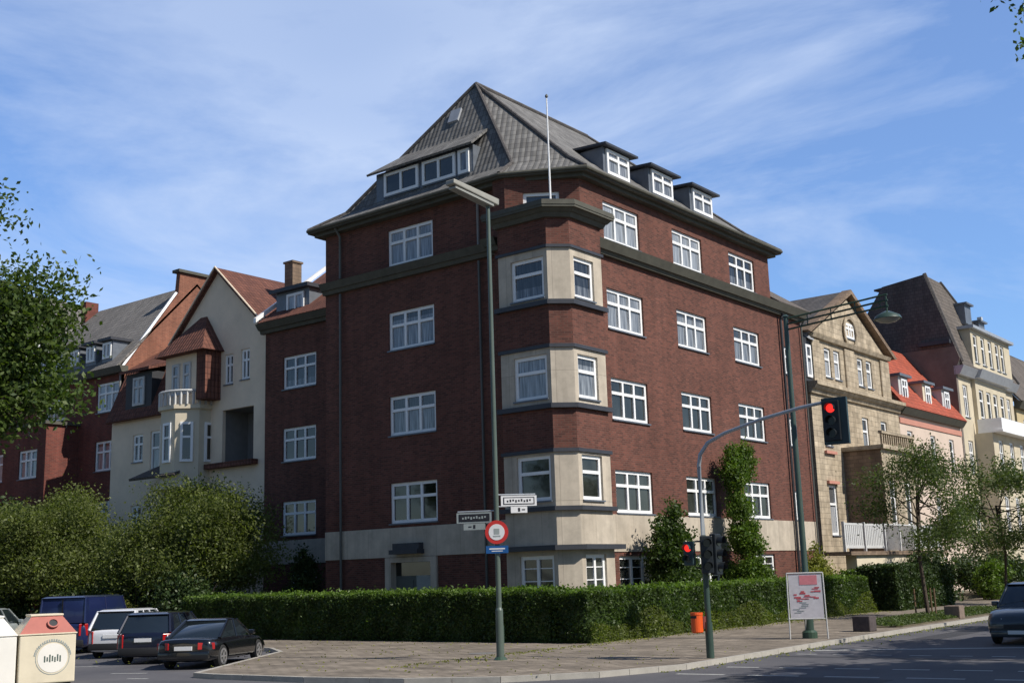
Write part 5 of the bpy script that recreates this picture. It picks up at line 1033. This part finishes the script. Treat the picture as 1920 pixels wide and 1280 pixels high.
# recycling containers at the lower left
def container(label, pos, rz, body, lidm, emblem, hgt=1.2, scale=1.0):
    t = root('recycling_container', label, 'container', pos, 'recycling containers at the kerb', rz)
    a = .66; q = MB(); q.prism([(-a, -a), (a, -a), (a, a), (-a, a)], .06, hgt); local(q, 'body', body, t, bevel=.03)
    q = MB(); q.prism([(-a + .08, -a + .08), (a - .08, -a + .08), (a - .08, a - .08), (-a + .08, a - .08)], 0, .06); local(q, 'foot', 'trim_dark', t)
    q = MB(); q.prism([(-a - .02, -a - .02), (a + .02, -a - .02), (a + .02, a + .02), (-a - .02, a + .02)], hgt, hgt + .035); local(q, 'rim', body, t, bevel=.008)
    b_ = .36; z0, z1 = hgt + .035, hgt + .44; q = MB(); lo_ = [(-a, -a), (a, -a), (a, a), (-a, a)]; hi = [(-b_, -b_), (b_, -b_), (b_, b_), (-b_, b_)]
    for i in range(4):
        j_ = (i + 1) % 4; q.quad(V2(lo_[i], z0), V2(lo_[j_], z0), V2(hi[j_], z1), V2(hi[i], z1), mi=1 if i == 0 else 0)
    q.quad(*[V2(p, z1) for p in hi]); q.quad(*[V2(p, z0) for p in lo_[::-1]]); local(q, 'lid', [body, lidm], t)
    q = MB(); q.box(-b_ - .03, b_ + .03, -b_ - .03, b_ + .03, z1, z1 + .05); local(q, 'cap', body, t, bevel=.015)
    nn = Vector((0, -(z1 - z0), a - b_)).normalized(); pc = Vector((.12, -(a + b_) / 2 - .03, (z0 + z1) / 2 + .02)) 
    q = MB(); q.disc(pc, nn, .10, .135, .04, 24); q.disc(pc - nn * .005, nn, 0, .10, .02, 24, mi=1); local(q, 'opening', [lidm, 'black_plastic'], t)
    if emblem:
        e = Vector((.12, -a - .004, hgt - .56)); q = MB(); q.disc(e, (0, -1, 0), 0, .35, .004, 40); eo = local(q, 'emblem', 'container_white', t)
        q = MB(); q.disc(e, (0, -1, 0), .385, .40, .003, 40); 
        for k in range(22):
            an = math.pi * (.06 + .88 * k / 21); p = e + Vector((math.cos(an) * .43, -.001, math.sin(an) * .43)); q.box(p.x - .016, p.x + .012 + .004 * (k % 2), p.y - .004, p.y, p.z - .02 - .006 * (k % 3), p.z + .02)
        local(q, 'lettering', 'sign_grey', t)
        q = MB(); 
        for k in range(7): q.box(e.x - .2 + k * .06, e.x - .165 + k * .06, e.y - .008, e.y - .004, e.z - .1 + .02 * (k % 2), e.z + .08 - .03 * ((k + 1) % 3))
        local(q, 'symbol', 'pole_pale', t)
    return t
container('cream recycling container with red front lid, round opening and white emblem', (16.55, 28.1, 0), rad(-21), 'container_cream', 'container_red', True, 1.22)
container('plain white recycling container at the left edge, beside the red lidded one', (15.28, 28.62, 0), rad(-21), 'container_white', 'container_white', False, 1.22)

# ================================================================ vehicles
def apply_mods(o):
    dg = bpy.context.evaluated_depsgraph_get(); dg.update(); me = bpy.data.meshes.new_from_object(o.evaluated_get(dg)); o.modifiers.clear(); o.data = me
def outward(o):
    bm = bmesh.new(); bm.from_mesh(o.data); bmesh.ops.remove_doubles(bm, verts=bm.verts, dist=1e-5); bmesh.ops.recalc_face_normals(bm, faces=bm.faces)
    if bm.calc_volume(signed=True) < 0: bmesh.ops.reverse_faces(bm, faces=bm.faces)
    bm.to_mesh(o.data); bm.free()
def car(name, label, cat, loc, rz, Lg, Wd, H, paint, kind, group, glassm='car_glass', plate_='sign_white', rimm='rim'):
    t = root(name, label, cat, loc, group, rz); w2 = Wd / 2; l2 = Lg / 2
    gc = .2; sh = .90 if H < 1.6 else 1.02
    if kind == 'van': sh = 1.12
    if kind == 'low': sh = .84
    wr_ = .315 if kind != 'van' else .33; fa = l2 - .82; ra = -l2 + .78
    # outline of the lower body: x, floor, shoulder height, half width
    nose = {'low': .62, 'hatch': .68, 'wagon': .70, 'van': .86, 'suv': .84}[kind]
    tail = {'low': .84, 'hatch': .92, 'wagon': .95, 'van': 1.12, 'suv': 1.0}[kind]
    ws = {'low': l2 - 1.35, 'hatch': l2 - 1.25, 'wagon': l2 - 1.3, 'van': l2 - .75, 'suv': l2 - 1.3}[kind]       # windscreen foot
    st = [(-l2, gc + .12, tail - .12, w2 * .80), (-l2 + .05, gc + .03, tail - .03, w2 * .90), (-l2 + .22, gc, tail, w2 * .97), (-l2 + .6, gc - .02, tail + .0, w2), (-.3, gc - .02, sh + .02, w2), (ws - .3, gc - .02, sh, w2), (ws + .1, gc - .02, sh - .03, w2 * .995), (ws + .1 + (l2 - ws) * .5, gc - .02, (sh + nose) / 2 + .04, w2 * .98), (l2 - .25, gc, nose + .0, w2 * .94), (l2 - .06, gc + .04, nose - .12, w2 * .84), (l2, gc + .14, nose - .24, w2 * .72)]
    q = MB(); ring = 12
    for (x, zf, zs, hw) in st:
        zm = zf + (zs - zf) * .55
        pr = [(0, zf), (hw * .82, zf), (hw * .96, zf + .07), (hw, zf + .2), (hw * 1.0, zm), (hw * .965, zs - .07), (hw * .88, zs)]
        full = [(-y, z) for y, z in pr[:0:-1]]
        seq = [(0, zf)] + [(y, z) for y, z in pr[1:]] + [(0, zs + .025)] + [(-y, z) for y, z in pr[:0:-1]]
        q.v += [(x, y, z) for y, z in seq]
    m_ = 14
    for i in range(len(st) - 1):
        for k in range(m_): a = i * m_ + k; b_ = i * m_ + (k + 1) % m_; q.f.append((a, b_, b_ + m_, a + m_)); q.m.append(0)
    q.f.append(tuple(range(m_))[::-1]); q.m.append(0); q.f.append(tuple((len(st) - 1) * m_ + k for k in range(m_))); q.m.append(0)
    b0 = q.build('body', paint, xf=False, recalc=True); sm = b0.modifiers.new('s', 'SUBSURF'); sm.levels = 1; sm.render_levels = 1; apply_mods(b0); outward(b0)
    cut = MB()
    for x in (fa, ra):
        for sg in (-1, 1):
            cut = MB(); cut.tube((x, sg * (w2 - .26), wr_ - .005), (x, sg * (w2 + .2), wr_ - .005), wr_ + .045, n=28)
            cu = cut.build('cut', 'trim_dark', xf=False); outward(cu); bo = b0.modifiers.new('b', 'BOOLEAN'); bo.object = cu; bo.operation = 'DIFFERENCE'; bo.solver = 'FAST'; apply_mods(b0); bpy.data.objects.remove(cu)
    me = b0.data
    if len(me.materials) == 0: me.materials.append(MATS[paint])
    me.polygons.foreach_set('use_smooth', [True] * len(me.polygons)); me.set_sharp_from_angle(angle=rad(35)); b0.parent = t; b0.matrix_parent_inverse = Matrix()
    # glass house
    ru = {'low': (-l2 + .62, -l2 + 1.5, ws - .72), 'hatch': (-l2 + .12, -l2 + .48, ws - .7), 'wagon': (-l2 + .1, -l2 + .42, ws - .75), 'van': (-l2 + .03, -l2 + .12, ws - .55), 'suv': (-l2 + .1, -l2 + .4, ws - .62)}[kind]
    xb, xr, xf_ = ru; zt = H - .05; wb, wt = w2 * .9, w2 * (.73 if kind != 'van' else .86); zb = min(sh, tail) - .03
    G8 = [(xb, -wb, tail - .03), (ws + .08, -wb, sh - .05), (ws + .08, wb, sh - .05), (xb, wb, tail - .03), (xr, -wt, zt), (xf_, -wt, zt), (xf_, wt, zt), (xr, wt, zt)]
    g = MB(); g.hexa(G8); go_ = g.build('window_band', glassm if kind != 'van' else paint, xf=False, recalc=True, bevel=.02, smooth=True); go_.name = 'cabin_glass' if kind != 'van' else 'cargo_body'; go_.parent = t; go_.matrix_parent_inverse = Matrix()
    r_ = MB(); e = .02; r_.hexa([(xr - .08, -wt - e, zt - .01), (xf_ + .08, -wt - e, zt - .01), (xf_ + .08, wt + e, zt - .01), (xr - .08, wt + e, zt - .01), (xr + .1, -wt * .85, H), (xf_ - .15, -wt * .85, H), (xf_ - .15, wt * .85, H), (xr + .1, wt * .85, H)]); local(r_, 'roof', paint, t, recalc=True, bevel=.025, smooth=True)
    p_ = MB()
    for sg in (-1, 1):
        def lerp3(a, b_, f): return tuple(a[i] + (b_[i] - a[i]) * f for i in range(3))
        A0, A1 = (xb, sg * wb, tail - .03), (xr, sg * wt, zt); C0, C1 = (ws + .08, sg * wb, sh - .05), (xf_, sg * wt, zt)
        p_ = MB(); p_.path([A0, A1], [.055, .04], 6)
        if kind in ('wagon', 'hatch', 'suv', 'van'):
            p_.quad((xb, sg * (wb + .006), tail - .03), (xb + .35, sg * (wb + .006), tail - .03), (xr + .25, sg * (wt + .008), zt), (xr, sg * (wt + .008), zt))
        local(p_, 'pillar', paint, t); p_ = MB(); p_.path([C0, C1], [.035, .03], 6); local(p_, 'pillar', paint, t)
        for f in ((.36, .64) if kind in ('wagon', 'suv', 'hatch') else (.5,)):
            p_ = MB(); p_.path([lerp3(A0, C0, f), lerp3(A1, C1, f)], [.035, .03], 6); local(p_, 'pillar', paint, t)
    if kind == 'van':
        v_ = MB(); v_.quad((xf_ + .035, -wt * .88, zt - .08), (ws + .10, -wb * .88, sh + .02), (ws + .10, wb * .88, sh + .02), (xf_ + .035, wt * .88, zt - .08)); local(v_, 'windscreen', glassm, t)
        v_ = MB()
        for y in (-.01, .0): v_.box(-l2 - .012, -l2 + .06, -.008, .008, .35, zt - .05)
        local(v_, 'door_seam', 'trim_dark', t)
    # wheels
    for x in (fa, ra):
        for sg in (-1, 1):
            y0 = sg * (w2 - .21); y1 = sg * (w2 - .03); wq = MB(); wq.path([(x, y0, wr_), (x, y0 + sg * .02, wr_), (x, y1 - sg * .025, wr_), (x, y1, wr_)], [wr_ * .92, wr_, wr_, wr_ * .9], 28); wo = local(wq, 'wheel', 'rubber', t, smooth=True, recalc=True)
            rq = MB(); rq.disc((x, y1 + sg * .001, wr_), (0, sg, 0), .165, .225, .012, 28); rq.disc((x, y1 + sg * .001, wr_), (0, sg, 0), 0, .06, .018, 16)
            for k in range(6):
                a = 2 * math.pi * k / 6; ca, sa = math.cos(a), math.sin(a); px_, pz_ = -sa * .024, ca * .024; yy = y1 + sg * .004
                pts = [(x + ca * .05 + px_, yy, wr_ + sa * .05 + pz_), (x + ca * .05 - px_, yy, wr_ + sa * .05 - pz_), (x + ca * .18 - px_, yy, wr_ + sa * .18 - pz_), (x + ca * .18 + px_, yy, wr_ + sa * .18 + pz_)]
                rq.extr(pts, (0, sg * .012, 0))
            ro = local(rq, 'rim', rimm, wo); 
    # lights, bumpers, plates
    for sg in (-1, 1):
        lq = MB(); zt_ = tail - .16
        if kind in ('wagon', 'van', 'suv'): lq.hexa([(-l2 - .02, sg * w2 * .70, zt_ - .32), (-l2 + .17, sg * (w2 * .985), zt_ - .32), (-l2 + .17, sg * (w2 * .9), zt_ - .32), (-l2 + .04, sg * w2 * .68, zt_ - .32), (-l2 - .02, sg * w2 * .70, zt_ + .1), (-l2 + .17, sg * (w2 * .975), zt_ + .1), (-l2 + .17, sg * (w2 * .88), zt_ + .1), (-l2 + .05, sg * w2 * .68, zt_ + .1)])
        else: lq.hexa([(-l2 - .04, sg * w2 * .50, zt_ - .14), (-l2 + .16, sg * (w2 * .992), zt_ - .14), (-l2 + .2, sg * (w2 * .85), zt_ - .14), (-l2 + .06, sg * w2 * .5, zt_ - .14), (-l2 - .035, sg * w2 * .50, zt_ + .05), (-l2 + .16, sg * (w2 * .985), zt_ + .04), (-l2 + .2, sg * (w2 * .85), zt_ + .04), (-l2 + .07, sg * w2 * .5, zt_ + .04)])
        local(lq, 'tail_light', 'tail_red', t, recalc=True, bevel=.012)
        hq = MB(); zh = nose - .2; hq.hexa([(l2 - .01, sg * w2 * .45, zh - .1), (l2 - .3, sg * w2 * .945, zh - .06), (l2 - .3, sg * w2 * .8, zh - .06), (l2 - .15, sg * w2 * .45, zh - .1), (l2 - .06, sg * w2 * .45, zh + .08), (l2 - .36, sg * w2 * .935, zh + .12), (l2 - .36, sg * w2 * .8, zh + .12), (l2 - .2, sg * w2 * .45, zh + .08)]); local(hq, 'headlight', 'head_lens', t, recalc=True, bevel=.012)
        mq = MB(); mq.box(ws - .35, ws - .2, min(sg * w2 * .97, sg * (w2 + .16)), max(sg * w2 * .97, sg * (w2 + .16)), sh - .01, sh + .12); local(mq, 'wing_mirror', paint, t, bevel=.03)
    bq = MB(); bq.box(-l2 - .03, -l2 + .12, -w2 * .86, w2 * .86, gc + .08, gc + .3); local(bq, 'rear_bumper', paint if kind in ('low',) else 'trim_dark' if paint != 'car_white' else 'trim_dark', t, bevel=.035, smooth=True)
    bq = MB(); bq.box(l2 - .14, l2 + .03, -w2 * .78, w2 * .78, gc + .02, gc + .2); local(bq, 'front_bumper', paint, t, bevel=.035, smooth=True)
    gq = MB(); gq.box(l2 - .08, l2 + .012, -w2 * .4, w2 * .4, gc + .24, gc + .36); local(gq, 'grille', 'trim_dark', t, bevel=.01)
    zp = {'low': .58, 'hatch': .6, 'wagon': .72, 'van': .8, 'suv': .72}[kind]
    if plate_:
        n_ = MB(); n_.box(-l2 - .028, -l2 + .03, -.26, .26, zp - .055, zp + .055); local(n_, 'number_plate', plate_, t)
        n_ = MB(); n_.box(l2 - .02, l2 + .04, -.26, .26, gc + .1, gc + .2); local(n_, 'number_plate', plate_, t)
    return t
CARS = 'cars parked at an angle beside the hedge'
H32 = rad(33)
def rear_at(x, y, Lg): return (x + math.cos(H32) * Lg / 2, y + math.sin(H32) * Lg / 2, 0)
car('parked_car', 'low black car nearest the pavement corner, in front of the hedge', 'car', (rx_ := rear_at(20.9, 28.0, 4.2)), rad(28), 4.2, 1.76, 1.34, 'car_black', 'low', CARS)
car('parked_car', 'blue black estate car between the low black car and the white car', 'car', rear_at(21.8, 31.5, 4.3), H32, 4.3, 1.8, 1.52, 'car_navyblack', 'wagon', CARS)
car('parked_car', 'white estate car with dark rear window beside the blue van', 'car', rear_at(23.25, 35.4, 4.3), H32, 4.3, 1.75, 1.58, 'car_white', 'wagon', CARS)
car('parked_van', 'dark blue high roofed van behind the recycling containers', 'van', rear_at(24.15, 39.85, 4.6), H32, 4.6, 1.9, 2.05, 'car_navy', 'van', CARS)
car('parked_car', 'silver green car at the left edge, beyond the containers', 'car', (25.9, 47.9, 0), H32, 4.2, 1.75, 1.62, 'car_silver', 'wagon', CARS)
car('driving_car', 'blue grey car coming along the road at the right edge', 'car', (36.6, 9.65, 0), rad(180), 4.3, 1.85, 1.66, 'car_bluegrey', 'suv', None)
